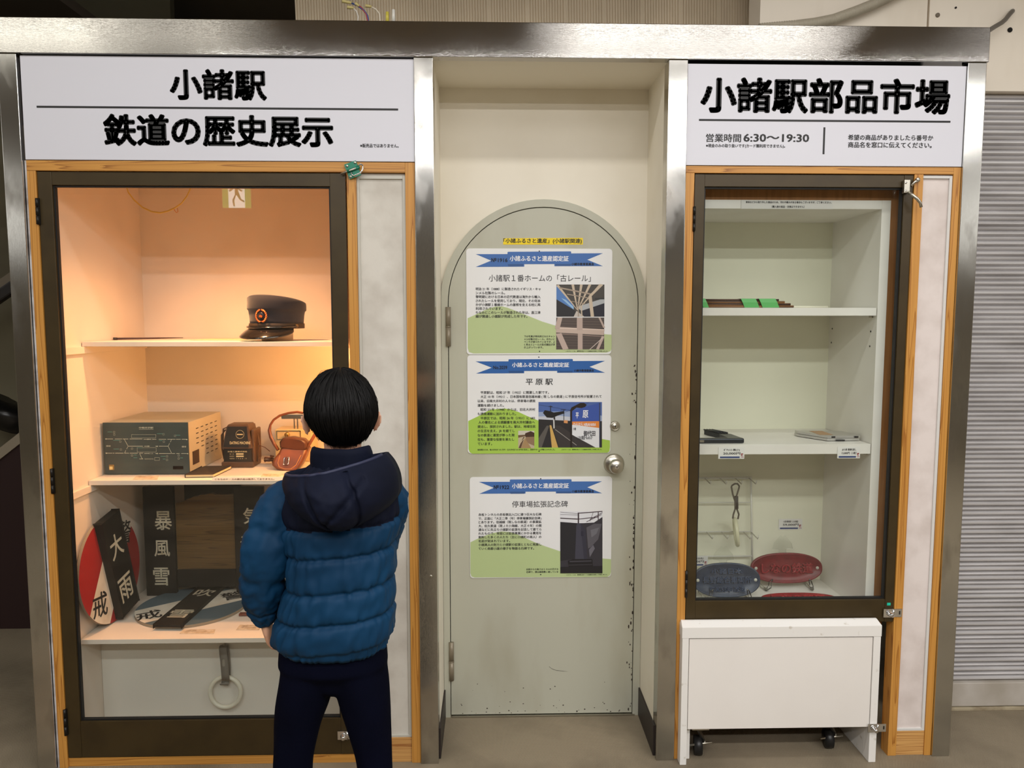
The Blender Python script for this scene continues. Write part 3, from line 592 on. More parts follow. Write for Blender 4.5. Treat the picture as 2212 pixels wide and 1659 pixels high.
# ------------------------------------------------------------------ left lit display case
GLASS = glass_mat('case_glass')
def door_frame(g, x0, x1, z0, z1, ix0, ix1, iz0, iz1, y0, y1):
    g.box(x0, ix0, y0, y1, z0, z1, 0, 0.0015); g.box(ix1, x1, y0, y1, z0, z1, 0, 0.0015)
    g.box(ix0, ix1, y0 + .001, y1, iz1, z1, 0, 0.0015); g.box(ix0, ix1, y0 + .001, y1, z0, iz0, 0, 0.0015)
def gasket(g, x0, x1, z0, z1, w, y0, y1):
    g.box(x0, x0 + w, y0, y1, z0, z1); g.box(x1 - w, x1, y0, y1, z0, z1); g.box(x0 + w, x1 - w, y0, y1, z1 - w, z1); g.box(x0 + w, x1 - w, y0, y1, z0, z0 + w)
def cam_lock(px, py, Y, parent, flip=1):
    c = at(px, py, Y); s = mpp(Y); g = G()
    g.box(c.x - 15 * s, c.x + 8 * s, Y - .003, Y, c.z - 10 * s, c.z + 10 * s, 0, .001)
    g.box(c.x + 8 * s, c.x + 27 * s, Y - .003, Y - .0005, c.z - 9 * s, c.z + 10 * s, 0, .001); g.box(c.x + 20 * s, c.x + 23 * s, Y - .0034, Y - .003, c.z - 3 * s, c.z + 5 * s, 1)
    g.tube([(c.x + 7 * s, Y - .004, c.z - 9 * s), (c.x + 7 * s, Y - .004, c.z + 9 * s)], .003, 10)
    g.lathe([(.009, 0), (.009, .004), (.0075, .006), (.0075, .016), (.006, .019), (0, .019)], (c.x - 3 * s, Y - .003, c.z), (0.25, -1, -.15), 20)
    return obj('cam_lock', g, [CHROME, BLACK], parent, label='chrome cam lock')

t = thing('display_case', (-0.9, 0.03, 0), 'tall pine framed display case lit warm inside, with the boy in front of it', 'display case')
LC = t
fy0, fy1 = 0.008, 0.055
for x0_, x1_, z1_ in ((-1.4712, -1.4438, 1.9845), (-0.4660, -0.4362, 1.9845), (-0.2795, -0.2488, 2.0165)):
    g = G(); g.box(x0_, x1_, fy0, fy1, 0, z1_, 0, .0012); obj('upright', g, PINE_V, t)
g = G(); g.box(-1.4438, -0.4660, fy0 + .008, fy1, 0.0, 0.030, 0, .001); obj('sill_rail', g, PINE_H, t)
g = G(); g.box(-1.4712, -0.2797, fy0, fy1, 1.9850, 2.0165, 0, .0012); obj('header_rail', g, PINE_H, t)
g = G(); g.box(-0.4360, -0.2797, fy0 + .006, fy1, 0.0, 0.088, 0, .0012); obj('foot_block', g, PINE_P, t)
g = G(); g.box(-1.4775, -1.4714, .010, .03, 0, 2.0165, 0); obj('caulk_strip', g, M('white_caulk', (206, 204, 206), 0.7, col2=(150, 142, 140), nscale=20), t)
g = G(); g.box(-0.4360, -0.2797, .022, .04, 0.088, 1.984); obj('wallpaper_panel', g, WALLP, t)
g = G(); g.box(-0.4358, -0.4275, .014, .022, 0.088, 1.976, 0, .001); g.box(-0.2890, -0.2800, .016, .022, 0.088, 1.976, 0, .001); g.box(-0.4275, -0.2890, .016, .022, 1.966, 1.976, 0, .001); g.box(-0.4275, -0.2890, .016, .022, 0.088, 0.096, 0, .001)
obj('panel_bead', g, M('grey_bead', (196, 194, 184), 0.5), t)
XL, XR_, YB = -1.425, -0.445, 0.66
for x0_, x1_ in ((XL - .02, XL), (XR_, XR_ + .008)):
    g = G(); g.box(x0_, x1_, 0.058, YB + .02, 0.0, 2.14); obj('side_wall', g, CASEW, t)
g = G(); g.box(XL, XR_, YB, YB + .02, 0.0, 2.14); obj('back_panel', g, CASEW, t)
for nm, z0_, z1_ in (('top_board', 2.12, 2.14), ('bottom_board', 0.0, .03)):
    g = G(); g.box(XL, XR_, 0.058, YB, z0_, z1_); obj(nm, g, CASEW, t)
Z1, Z2, Z3 = 1.4385, 0.9505, 0.4165
for z, y, th_ in ((Z1, .185, .0160), (Z2, .185, .0165), (Z3, .083, .0165)):
    g = G(); g.box(XL + .003, XR_ - .003, y, YB - .002, z - th_, z, 0, .001); obj('shelf', g, M('shelf_paint', (226, 216, 204), 0.5, col2=(212, 200, 186), nscale=4, lo=.5, hi=.8), t)
for z in (Z1 - .0165, Z2 - .017):
    g = G(); g.box(XL, XL + .010, 0.06, YB - .002, z - .024, z, 0, .001); obj('cleat', g, CASEW, t)
g = G(); g.box(XL + .001, XR_ - .001, .215, .222, 0.03, Z3 - .0215); obj('lower_board', g, WHITE, t)
Z1, Z2, Z3 = Z1 + .0006, Z2 + .0006, Z3 + .0006      # things stand a hair above the boards
# aluminium framed glass door
g = G(); door_frame(g, -1.4420, -0.4710, 0.0335, 1.9825, -1.3975, -0.5210, 0.1606, 1.9410, 0.012, 0.040)
d = obj('glass_door', g, BRONZE, t); ROOT[d.name] = ROOT[t.name]
g = G(); gasket(g, -1.3975, -0.5210, 0.1606, 1.9410, .0048, .020, .034); obj('gasket', g, GASKET, d)
g = G(); g.box(-1.3965, -0.5220, .0272, .0318, 0.1616, 1.9400); obj('glass_pane', g, GLASS, d)
for px, y0, y1 in ((82, 428, 485), (112, 1012, 1066), (142, 1532, 1588)):
    g = G(); a, b = at(px, y0, .008), at(px, y1, .008); x = -1.4432; h = (a.z - b.z) / 3
    for k in range(3): g.tube([(x, .006, b.z + h * k + .0006), (x, .006, b.z + h * (k + 1) - .0006)], .0048, 12)
    g.box(x, x + .006, .005, .012, b.z, a.z); obj('hinge', g, M('black_hinge', (36, 33, 30), .4, .5), d)
cam_lock(744, 1588, .010, d)
# green slide bolt at the top corner
c = at(764, 367, 0.0); s = mpp(0.0); rot = math.radians(20)
def lp(u, v, y=0.0):
    return Vector((c.x + (u * math.cos(rot) - v * math.sin(rot)) * s, y, c.z + (u * math.sin(rot) + v * math.cos(rot)) * s))
GREEN = M('green_lacquered_steel', (22, 118, 92), 0.35, 0.2)
g = G(); g.prism([lp(-15, -15, .000), lp(11, -15, .000), lp(11, 17, .000), lp(-15, 17, .000)], (0, .004, 0)); g.tube([lp(-14, 1, -.002), lp(14, 1, -.002)], .005, 12)
b_ = obj('slide_bolt', g, GREEN, t, label='green slide bolt with chrome pull'); ROOT[b_.name] = ROOT[t.name]
g = G(); g.tube([lp(-28, 1, -.001), lp(6, 1, -.006)], .0032, 10); obj('bolt_rod', g, SATIN, b_)
g = G(); g.tube([lp(-6, -2, -.005), lp(-6, -10, -.014), lp(-3, -14, -.016), lp(12, -13, -.016), lp(19, -8, -.015), lp(22, 0, -.012), lp(19, 5, -.007), lp(10, 4, -.004)], .0024, 8); obj('pull', g, CHROME, b_)
for u, v in ((-10, 12), (8, 13), (-11, -11)):
    g = G(); g.lathe([(.0042, 0), (.0042, .0012), (.0028, .0022), (0, .0022)], lp(u, v, .000), (0, -1, 0), 14); obj('screw', g, SATIN, b_)

# ------------------------------------------------------------------ things in the left case
# wiring loop under the top
t = thing('wiring_loop', tuple(at(345, 440, .35)), 'thin yellow wiring loop hanging from the top inside the lit case', 'wire')
for k, off in enumerate((0, .004)):
    g = G(); pts = [at(x, y - (0 if k == 0 else 1.5), .35 + off) for x, y in ((270, 330), (272, 400), (277, 416), (290, 433), (308, 449), (328, 458), (346, 460.5), (362, 457), (378, 450), (392, 440), (404, 424), (415, 400), (425, 360), (428, 330))]
    g.tube(pts, .0017, 8); obj('wire', g, M('yellow_wire', (226, 200, 96), .4), t)
g = G(); p = at(381, 457, .35)
g.tube([p + Vector((-.010, 0, .012)), p + Vector((-.006, 0, .003)), p + Vector((0, 0, -.004)), p + Vector((.006, 0, 0)), p + Vector((.004, 0, .012))], .0013, 6); obj('wire_twist', g, M('copper_wire', (214, 140, 80), .4, .4), t)

# stationmaster's cap on a ring stand
hc = Vector((at(596, 700, .33).x, .345, Z1))
t = thing('ring_stand', tuple(hc), 'low pale ring stand under the dark cap on the top shelf', 'stand')
g = G(); prof = [(.056, 0), (.056, .043), (.052, .043), (.052, 0)]; g.lathe(prof, hc, (0, 0, 1), 40); obj('ring', g, M('pale_card', (216, 198, 168), .6), t)
hb = hc + Vector((0, 0, .0434))
t = thing('peaked_cap', tuple(hb), 'dark navy railway peaked cap with an orange wreath badge on the top shelf', 'cap')
NAVYW = M('navy_wool', (26, 27, 40), .85, bump=.15, bscale=900, sheen=.25); PATENT = M('patent_peak', (20, 18, 18), .16, coat=.6)
fd = Vector((-.30, -.954, 0)); sd = Vector((.954, -.30, 0))
def hp(an, r, h, ell=1.10):                                   # an = 0 is the front of the cap
    v = fd * math.cos(an) * ell * r + sd * math.sin(an) * r
    lean = h * 0.02
    return hb + v + Vector((0, 0, h)) + sd * lean
N = 48
def hring(r, h, tilt=0.0): return [hp(2 * PI * k / N, r, h + tilt * math.cos(2 * PI * k / N)) for k in range(N)]
g = G(); g.rings([hring(.092, .018), hring(.093, .03), hring(.0945, .05), hring(.097, .064, .003), hring(.1005, .067, .004), hring(.1015, .070, .004), hring(.1015, .088, .010), hring(.1005, .1005, .017), hring(.096, .1035, .018), hring(.07, .106, .014), hring(.03, .107, .006), hring(.002, .107, 0)])
cr = obj('crown', g, NAVYW, t)
g = G(); g.rings([hring(.0925, .018), hring(.0945, .0005), hring(.0955, .001), hring(.0955, .017), hring(.0945, .0195)], cap=False); obj('head_band', g, M('brown_braid_band', (58, 44, 30), .6), t)
g = G(); rows = []
for i in range(7):
    v = i / 6; row = []
    for k in range(29):
        an = math.radians(-72 + 144 * k / 28); e = math.cos(math.radians(90) * (abs(an) / math.radians(72))) ** .55
        row.append(hp(an, .094 + .046 * v * e, .004 - .036 * e * v ** 1.4 - .002))
    rows.append(row)
vs = [p for r in rows for p in r]; vs2 = [p + Vector((0, 0, -.0028)) for p in vs]; n = 29
fs = [(i * n + k, (i + 1) * n + k, (i + 1) * n + k + 1, i * n + k + 1) for i in range(6) for k in range(n - 1)]
m = len(vs); g.add(vs + vs2, fs + [tuple(m + q for q in f[::-1]) for f in fs] + [(6 * n + k, m + 6 * n + k, m + 6 * n + k + 1, 6 * n + k + 1) for k in range(n - 1)], 0, True)
obj('peak', g, PATENT, t)
g = G(); g.tube([hp(math.radians(a), .0985 + .003 * math.cos(math.radians(a)), .009 - .006 * math.cos(math.radians(a)) ** 2) for a in range(-78, 79, 6)], .0042, 8); obj('chin_strap', g, PATENT, t)
for a in (-78, 78):
    g = G(); p = hp(math.radians(a), .097, .010); nn = (p - hb); nn.z = 0
    g.lathe([(.0065, 0), (.0065, .002), (.004, .0045), (0, .005)], p, nn, 16); obj('side_button', g, M('brass', (200, 160, 90), .3, .9), t)
g = G(); BADGE = M('orange_gilt', (214, 112, 50), .4, .5); bc = hp(math.radians(4), .0965, .046); bu = sd; bn = fd
def bp_(u, v, w=0): return bc + bu * u + Vector((0, 0, v)) + bn * (.003 + w) - fd * (abs(u) ** 2 * 3)
for sgn in (-1, 1):
    for q in range(9):
        a = math.radians(-70 + 18 * q); ru = .0215; cx_, cz_ = sgn * ru * math.cos(a) * .95, ru * math.sin(a)
        ta = a + PI / 2 - .5; dx, dz = sgn * math.cos(ta) * .0075, math.sin(ta) * .0075; nx, nz = -dz * .42, dx * .42
        g.add([bp_(cx_ - dx, cz_ - dz), bp_(cx_ + nx, cz_ + nz, .002), bp_(cx_ + dx, cz_ + dz), bp_(cx_ - nx, cz_ - nz, .002), bp_(cx_, cz_, .0035)], [(0, 1, 4), (1, 2, 4), (2, 3, 4), (3, 0, 4)])
bd = obj('wreath_badge', g, BADGE, t, label='orange gilt wreath badge'); ROOT[bd.name] = ROOT[t.name]
g = G(); g.lathe([(.0125, 0), (.0125, .0015), (.010, .0035), (0, .0038)], bp_(0, .001), fd, 24); obj('badge_centre', g, M('badge_enamel', (24, 26, 40), .3), bd)
g = G(); g.add([bp_(-.006, -.004, .005), bp_(.007, -.006, .005), bp_(.009, 0, .005), bp_(.003, .004, .005), bp_(-.004, .003, .005)], [(0, 1, 2, 3, 4)]); obj('badge_emblem', g, BADGE, bd)
# baton lying on the shelf and pale documents
t = thing('baton', tuple(at(317, 727, .52).xy) + (Z1,), 'thin dark baton lying on the top shelf of the lit case', 'baton')
a, b = Vector((at(264, 729, .45).x, .40, Z1 + .0045)), Vector((at(372, 724, .5).x, .60, Z1 + .003))
g = G(); g.tube([a, a.lerp(b, .6), b], [.0042, .003, .0012], 10); obj('shaft', g, M('dark_baton', (70, 44, 46), .5), t)
g = G(); g.tube([a - (b - a) * .03, a + (b - a) * .02], .0052, 10); obj('tip', g, M('baton_tip', (40, 30, 34), .4), t)
g = G(); p0 = Vector((at(500, 730, .4).x, .42, Z1 + .0006)); g.box(p0.x - .14, p0.x + .05, .36, .56, Z1 + .0003, Z1 + .0012); tag(obj('document_sheet', g, M('aged_paper', (230, 206, 164), .8)), 'pale paper sheet lying left of the cap on the top shelf', 'paper')

# track indicator panel
bx0, bx1, by0, by1 = -1.4135, -1.1105, .281, .612
bz1 = at(315, 913.5, by0).z
t = thing('indicator_box', ((bx0 + bx1) / 2, (by0 + by1) / 2, Z2), 'grey metal box with a dark track diagram front on the middle shelf', 'control box')
BOXC = M('box_beige_paint', (196, 186, 160), .5, col2=(182, 172, 146), nscale=4)
g = G(); g.box(bx0, bx1, by0 + .006, by1, Z2, bz1, 0, .002); body = obj('casing', g, BOXC, t); ROOT[body.name] = ROOT[t.name]
g = G()
for r in range(7):
    for k in range(5):
        if (r >= 5 and k < 2) or (r == 4 and k == 0): continue
        y = by0 + .075 + k * .047; z = bz1 - .034 - r * .0185
        g.box(bx1 + .0002, bx1 + .0009, y, y + .022, z, z + .0032)
obj('vent_slots', g, BLACK, body)
g = G(); g.box(bx1 - .0002, bx1 + .0016, by0 + .035, by0 + .094, Z2 + .028, Z2 + .078); 
st_ = obj('side_sticker', g, M('sticker_brown', (60, 44, 36), .5), body)
FR = M('panel_slate_green', (66, 80, 80), .5, col2=(58, 66, 66), nscale=5)
g = G(); g.box(bx0 - .001, bx1 + .001, by0, by0 + .006, Z2 + .002, bz1 + .001, 0, .001); fp = obj('front_panel', g, FR, t); ROOT[fp.name] = ROOT[t.name]
g = G(); px0, py0, ps = 220, 880, 260 / 2212.0
def bl(pts, w=2.2, mi=0):
    for (x0, y0), (x1, y1) in zip(pts[:-1], pts[1:]):
        l = math.hypot(x1 - x0, y1 - y0); nx, ny = -(y1 - y0) / l * w, (x1 - x0) / l * w
        g.add([at(px0 + x * ps, py0 + y * ps, by0 - .0005) for x, y in ((x0 + nx, y0 + ny), (x1 + nx, y1 + ny), (x1 - nx, y1 - ny), (x0 - nx, y0 - ny))], [(0, 1, 2, 3)], mi)
def seg(x0, x1, y, w=4.0, mi=0): bl([(x0, y), (x1, y)], w, mi)
for a_, b_2 in ((72, 205), (240, 370), (385, 485), (512, 745), (770, 900), (930, 1000), (1045, 1180), (1205, 1350), (1365, 1450), (1470, 1560)): seg(a_, b_2, 580 + (a_ > 700) * 5)
for a_, b_2 in ((490, 755), (780, 880), (985, 1030), (1048, 1215)): seg(a_, b_2, 714)
for a_, b_2 in ((80, 190), (200, 230), (245, 400), (415, 500), (515, 660), (690, 755), (780, 870), (985, 1030), (1050, 1270), (1290, 1345), (1370, 1430), (1460, 1560)): seg(a_, b_2, 842 + (a_ > 700) * 5)
for pts in ([(412, 585), (484, 714)], [(484, 714), (455, 765)], [(440, 790), (420, 838)], [(1280, 590), (1258, 640)], [(1245, 660), (1218, 714)], [(1218, 714), (1285, 850)], [(695, 850), (742, 945)], [(690, 948), (760, 948)]): bl(pts, 3.2)
for x0, y0, x1, y1 in ((546, 500, 992, 560), (650, 740, 998, 820), (970, 922, 1058, 975)): bl([(x0, y0), (x1, y0), (x1, y1), (x0, y1), (x0, y0)], 1.8)
for x, y in ((70, 580), (1565, 590), (78, 842), (1572, 850), (855, 585), (860, 714), (1010, 716), (1010, 848)):
    dx = 24 if x in (1565, 855, 860) else -24
    g.add([at(px0 + u * ps, py0 + v * ps, by0 - .0006) for u, v in ((x - dx * .6, y - 13), (x + dx * .6, y), (x - dx * .6, y + 13))], [(0, 1, 2)])
for x in range(790, 940, 24): bl([(x, 938), (x + 8, 958)], 3)
for x in (985, 1000, 1015): bl([(870 + (x - 985) * 2, 575), (876 + (x - 985) * 2, 595)], 3); bl([(870 + (x - 985) * 2, 838), (876 + (x - 985) * 2, 858)], 3)
for x0, x1, y in ((105, 190, 452), (210, 330, 605), (1015, 1120, 484), (1050, 1110, 610), (1360, 1440, 512), (215, 315, 765), (640, 755, 742), (590, 640, 875), (580, 650, 925), (1080, 1170, 900), (1120, 1170, 950), (1440, 1490, 928)): seg(x0, x1, y, 4.5, 1)
for x, y in ((225, 455), (228, 500), (340, 630), (350, 775), (1135, 495), (1140, 630), (1345, 525), (555, 758), (555, 885), (1198, 900), (1198, 965), (1412, 885), (1412, 940)): bl([(x - 14, y - 16), (x + 14, y - 16), (x + 14, y + 14), (x - 14, y + 14), (x - 14, y - 16)], 1.4)
for x, y in ((85, 700), (110, 700), (140, 700), (1475, 712), (1500, 712), (1530, 712)): bl([(x, y), (x + 14, y), (x + 14, y + 20), (x, y + 20), (x, y)], 3)
text_px(g, '中軽井沢駅', px0 + 682 * ps, py0 + 358 * ps, px0 + 946 * ps, py0 + 390 * ps, by0 - .0005, 0, 0, .05); seg(682, 948, 404, 2)
dg_ = obj('track_diagram', g, [M('panel_ink', (206, 206, 186), .5), M('panel_teal', (92, 150, 142), .5)], fp)
a, b = at(px0 + 1310 * ps, py0 + 1108 * ps, by0), at(px0 + 1497 * ps, py0 + 1108 * ps, by0)
g = G(); g.box(a.x, b.x, by0 - .0015, by0, a.z - .006, a.z + .006); obj('digital_display', g, M('display_black', (22, 10, 12), .2), fp)
a = at(px0 + 182 * ps, py0 + 1102 * ps, by0)
g = G(); g.box(a.x - .009, a.x + .009, by0 - .002, by0, a.z - .010, a.z + .010, 0, .001); g.box(a.x - .006, a.x + .005, by0 - .006, by0 - .002, a.z - .0075, a.z + .004, 1, .001); obj('rocker_switch', g, [M('switch_bezel', (150, 120, 70), .5), M('switch_cream', (226, 204, 140), .4)], fp)

# black notebook
t = thing('notebook', (-1.06, .33, Z2), 'closed black notebook lying in front of the dating machine', 'notebook')
q = [Vector((-1.103, .222, 0)), Vector((-1.003, .228, 0)), Vector((-.992, .385, 0)), Vector((-1.092, .379, 0))]
def slab(g, q, z0, z1, ins=0, mi=0):
    c_ = sum(q, Vector()) / 4; r = [p + (c_ - p).normalized() * ins for p in q]
    g.prism([Vector((p.x, p.y, z1)) for p in r], (0, 0, z0 - z1), mi)
g = G(); slab(g, q, Z2, Z2 + .0015); slab(g, q, Z2 + .0105, Z2 + .012); g.box(-1.1035, -1.1015, .223, .379, Z2, Z2 + .012); obj('cover', g, M('black_cloth_cover', (44, 38, 36), .6), t)
g = G(); slab(g, q, Z2 + .0015, Z2 + .0105, .0035); obj('page_block', g, M('page_edges', (226, 206, 160), .8), t)

# dating machine
dc = Vector((at(517, 1005, .42).x, .44, Z2)); s = mpp(.42)
t = thing('dating_machine', tuple(dc), 'brown and black ticket dating machine standing beside the grey track diagram box', 'dating machine')
DM, DMB = M('machine_brown', (96, 70, 50), .45, col2=(76, 54, 40), nscale=8), M('machine_black', (36, 33, 31), .5)
g = G()
w = 35 * s
g.box(dc.x - w * .98, dc.x + w * .95, .40, .50, Z2, Z2 + .022, 0, .003)
prof = [(-.92, .020, .000), (-.92, .060, 0), (-1.0, .075, .004)]
def trap(zb, zt, wb, wt, y0, y1, mi, yt=0):
    a = [Vector((dc.x - wb, y0, zb)), Vector((dc.x + wb, y0, zb)), Vector((dc.x + wt, y0 + yt, zt)), Vector((dc.x - wt, y0 + yt, zt))]
    b2 = [Vector((dc.x - wb, y1, zb)), Vector((dc.x + wb, y1, zb)), Vector((dc.x + wt, y1, zt)), Vector((dc.x - wt, y1, zt))]
    g.add(a + b2, [(0, 1, 2, 3), (1, 5, 6, 2), (4, 0, 3, 7), (3, 2, 6, 7), (5, 4, 7, 6), (0, 4, 5, 1)], mi)
trap(Z2 + .022, Z2 + .074, w * .86, w * .84, .405, .495, 1)
trap(Z2 + .074, Z2 + .158, w * .92, w * .66, .402, .495, 0, .012); trap(Z2 + .158, Z2 + .164, w * .66, w * .60, .416, .485, 0, .004)
g.box(dc.x + w * .80, dc.x + w * 1.0, .412, .50, Z2 + .02, Z2 + .145, 0, .008)
bd_ = obj('body', g, [DM, DMB], t); ROOT[bd_.name] = ROOT[t.name]
g = G(); a = [Vector((dc.x - w * .84, .4005, Z2 + .080)), Vector((dc.x + w * .70, .4005, Z2 + .078)), Vector((dc.x + w * .56, .4125, Z2 + .157)), Vector((dc.x - w * .60, .4125, Z2 + .157))]
g.prism(a, (0, .002, 0)); fc = obj('face_plate', g, DMB, t); ROOT[fc.name] = ROOT[t.name]
g = G(); O = at(496, 951, .3985); 
text_uv(g, 'DATING MACHINE', (O.x, .3988, Z2 + .091), (44 * s, 0, 0), (0, .0016, .0105), 0, 0, .04)
cc = Vector((at(517, 927, .40).x, .4045, Z2 + .128))
for k in range(28):
    a0, a1 = 2 * PI * k / 28, 2 * PI * (k + 1) / 28
    pt = lambda r, a: cc + Vector((r * math.cos(a), r * math.sin(a) * .145, r * math.sin(a)))
    g.add([pt(.0158, a0), pt(.0158, a1), pt(.0148, a1), pt(.0148, a0)], [(3, 2, 1, 0)])
g.box(cc.x - .011, cc.x + .011, cc.y - .001, cc.y, cc.z - .002, cc.z + .002); obj('cream_lettering', g, M('cream_ink', (214, 196, 150), .5), fc)
g = G()
text_uv(g, '天竜工業株式会社', (dc.x - 21 * s, .4035, Z2 + .059), (42 * s, 0, 0), (0, 0, .0055), 0, 0, .05)
for k, (lab, ww) in enumerate((('型 式', 16), ('製造番号', 16), ('製造年月', 26))):
    zz = Z2 + .0505 - k * .0088; text_uv(g, lab, (dc.x - 17 * s, .4035, zz), (10 * s, 0, 0), (0, 0, .0042))
    if k < 2: g.box(dc.x - 3 * s, dc.x + 13 * s, .4030, .4036, zz - .0005, zz + .0048)
    else: text_uv(g, '1 9 6 5 - 3', (dc.x - 3 * s, .4035, zz), (22 * s, 0, 0), (0, 0, .0042))
obj('maker_lettering', g, M('cream_ink', (214, 196, 150), .5), bd_)
g = G(); g.tube([(dc.x - w * .95, .45, Z2 + .14), (dc.x - w * 1.15, .44, Z2 + .12), (dc.x - w * 1.1, .43, Z2 + .07), (dc.x - w * .95, .425, Z2 + .03)], .003, 8)
obj('power_cord', g, M('brown_cord', (92, 66, 48), .5), t)
g = G(); g.tube([(dc.x - w * .8, .47, Z2 + .15), (dc.x - w * 1.2, .47, Z2 + .14), (dc.x - w * 1.22, .46, Z2 + .06), (dc.x - w * 1.0, .45, Z2 + .02)], .003, 8)
obj('power_cord', g, M('brown_cord', (92, 66, 48), .5), t)
g = G(); g.tube([(dc.x + w * .95, .46, Z2 + .13), (dc.x + w * 1.12, .45, Z2 + .09), (dc.x + w * 1.05, .44, Z2 + .03), (dc.x + w * .9, .46, Z2 + .006)], .002, 8)
obj('power_cord', g, M('brown_cord', (92, 66, 48), .5), t)

# leather ticket bag
bc0 = Vector((at(618, 1010, .36).x, .40, Z2))
t = thing('ticket_bag', tuple(bc0), 'worn brown leather conductor bag with a round carrying strap on the middle shelf', 'bag')
LEA = M('brown_leather', (126, 66, 30), .42, col2=(84, 40, 20), nscale=14, lo=.38, hi=.72, bump=.12, bscale=180); LEAD = M('dark_leather', (92, 48, 24), .45, col2=(64, 32, 18), nscale=10)
YG = .352; sc_ = mpp(YG)
def bpx(x, y, Y=YG): return at(x, y, Y)
outline = [(598, 980), (602, 967), (616, 961), (640, 968), (655, 970), (660, 974), (655, 992), (648, 1008), (640, 1017), (628, 1020.5), (612, 1019), (598, 1013), (587, 1006), (586, 1000), (590, 990)]
g = G(); pf = [bpx(x, y) for x, y in outline][::-1]
c_ = sum(pf, Vector()) / len(pf)
def leanback(p, dy): return Vector((p.x, p.y + dy + (p.z - Z2) * .55, max(p.z, Z2 + .001)))
r0 = [leanback(c_ + (p - c_) * .80, -.014) for p in pf]; r1 = [leanback(c_ + (p - c_) * .97, -.009) for p in pf]; r2 = [leanback(p, .004) for p in pf]; r3 = [leanback(p, .045) for p in pf]; r4 = [leanback(c_ + (p - c_) * .9, .052) for p in pf]
g.rings([r0, r1, r2, r3, r4]); body = obj('pouch', g, LEA, t)
g = G(); fl = [(605, 967), (604, 955), (610, 947), (630, 945), (655, 950), (664, 958), (661, 973), (640, 972), (618, 968)]
pf = [bpx(x, y, YG + .03) for x, y in fl][::-1]; c_ = sum(pf, Vector()) / len(pf); dn = Vector((0, .04, .0))
g.rings([[c_ + (p - c_) * .85 + Vector((0, -.006, 0)) for p in pf], pf, [p + dn for p in pf], [c_ + (p - c_) * .9 + dn * 1.1 for p in pf]]); obj('back_pocket', g, LEAD, t)
g = G()
def lean_px(x, y, dy): return leanback(bpx(x, y), dy)
rim = [lean_px(x, y, -.0145) for x, y in ((602, 985), (600, 1000), (604, 1008), (616, 1012), (630, 1012), (640, 1004), (648, 985))]
g.tube(rim, .0016, 6); obj('stitching', g, M('pale_thread', (176, 118, 66), .7), t)
a = lean_px(618, 996, -.0165)
g = G(); g.tube([a + Vector((x, z * .55, z)) for x, z in ((-.009, .011), (.009, .013), (.009, -.011), (-.009, -.013))], .0016, 8, closed=True); bk = obj('buckle', g, CHROME, t)
g = G(); g.obox(a + Vector((0, -.002, 0)), Vector((.0045, 0, 0)), Vector((0, .0015, 0)), Vector((0, .55 * .014, .014)), 0, .001); obj('buckle_tab', g, LEAD, t)
g = G(); st_pts = [(601, 972), (592, 958), (585, 944), (582, 930), (584, 918), (591, 907), (604, 898), (622, 892.5), (642, 890), (660, 893), (676, 902), (684, 918), (682, 936), (672, 953), (663, 968)]
pts = [bpx(x, y, YG + .035 + .03 * math.sin(PI * i / 14)) for i, (x, y) in enumerate(st_pts)]; g.tube(pts, [.0045 + .002 * (i < 4 or i > 11) for i in range(15)], 10); obj('carrying_strap', g, LEA, t)
# cord coil behind the bag
t = thing('cord_coil', tuple(at(576, 985, .46).xy) + (Z2,), 'small tangle of brown cord lying between the dating machine and the leather bag', 'cord')
g = G(); cb = at(573, 983, .46); cb.z = Z2 + .004
g.tube([cb + Vector((.016 * math.cos(a * .55) * (1 + .2 * math.sin(a * 1.7)) + .012, .014 * math.sin(a * .55), .004 + .004 * abs(math.sin(a * .9)) + .0009 * a)) for a in range(26)], .0035, 8)
g.tube([at(583, 975, .46), at(572, 966, .46), at(560, 962, .46), at(556, 955, .46)], .0016, 6); obj('cord', g, LEAD, t)
# clear box stand with a T shaped metal holder behind
c = at(628, 940, .52)
t = thing('punch_stand', (c.x, .54, Z2), 'pale box with a brass knob and T shaped metal bracket behind the leather bag', 'stand')
s = mpp(.52); zt = at(628, 928, .52).z
g = G(); g.box(c.x - 34 * s, c.x + 45 * s, .52, .62, Z2, zt, 0, .003); obj('box', g, M('pale_box', (214, 190, 140), .35), t)
g = G(); gasket(g, c.x - 30 * s, c.x + 22 * s, zt - 22 * s, zt - 2 * s, .0025, .517, .5195); obj('front_rim', g, CHROME, t)
p = at(622, 938, .515); g = G(); g.lathe([(.005, 0), (.005, .008), (.010, .012), (.010, .018), (.006, .021), (0, .0215)], (p.x, .5165, p.z), (0, -1, 0), 18); obj('knob', g, M('brass', (200, 160, 90), .3, .9), t)
g = G(); zb2 = zt; zt2 = at(628, 905, .54).z; g.box(c.x + 4 * s, c.x + 6.5 * s, .54, .544, zb2, zt2, 0); g.box(c.x + 11 * s, c.x + 13.5 * s, .54, .544, zb2, zt2, 0); g.box(c.x - 22 * s, c.x + 40 * s, .538, .548, zt2, zt2 + 10 * s, 0, .001); obj('bracket', g, SATIN, t)
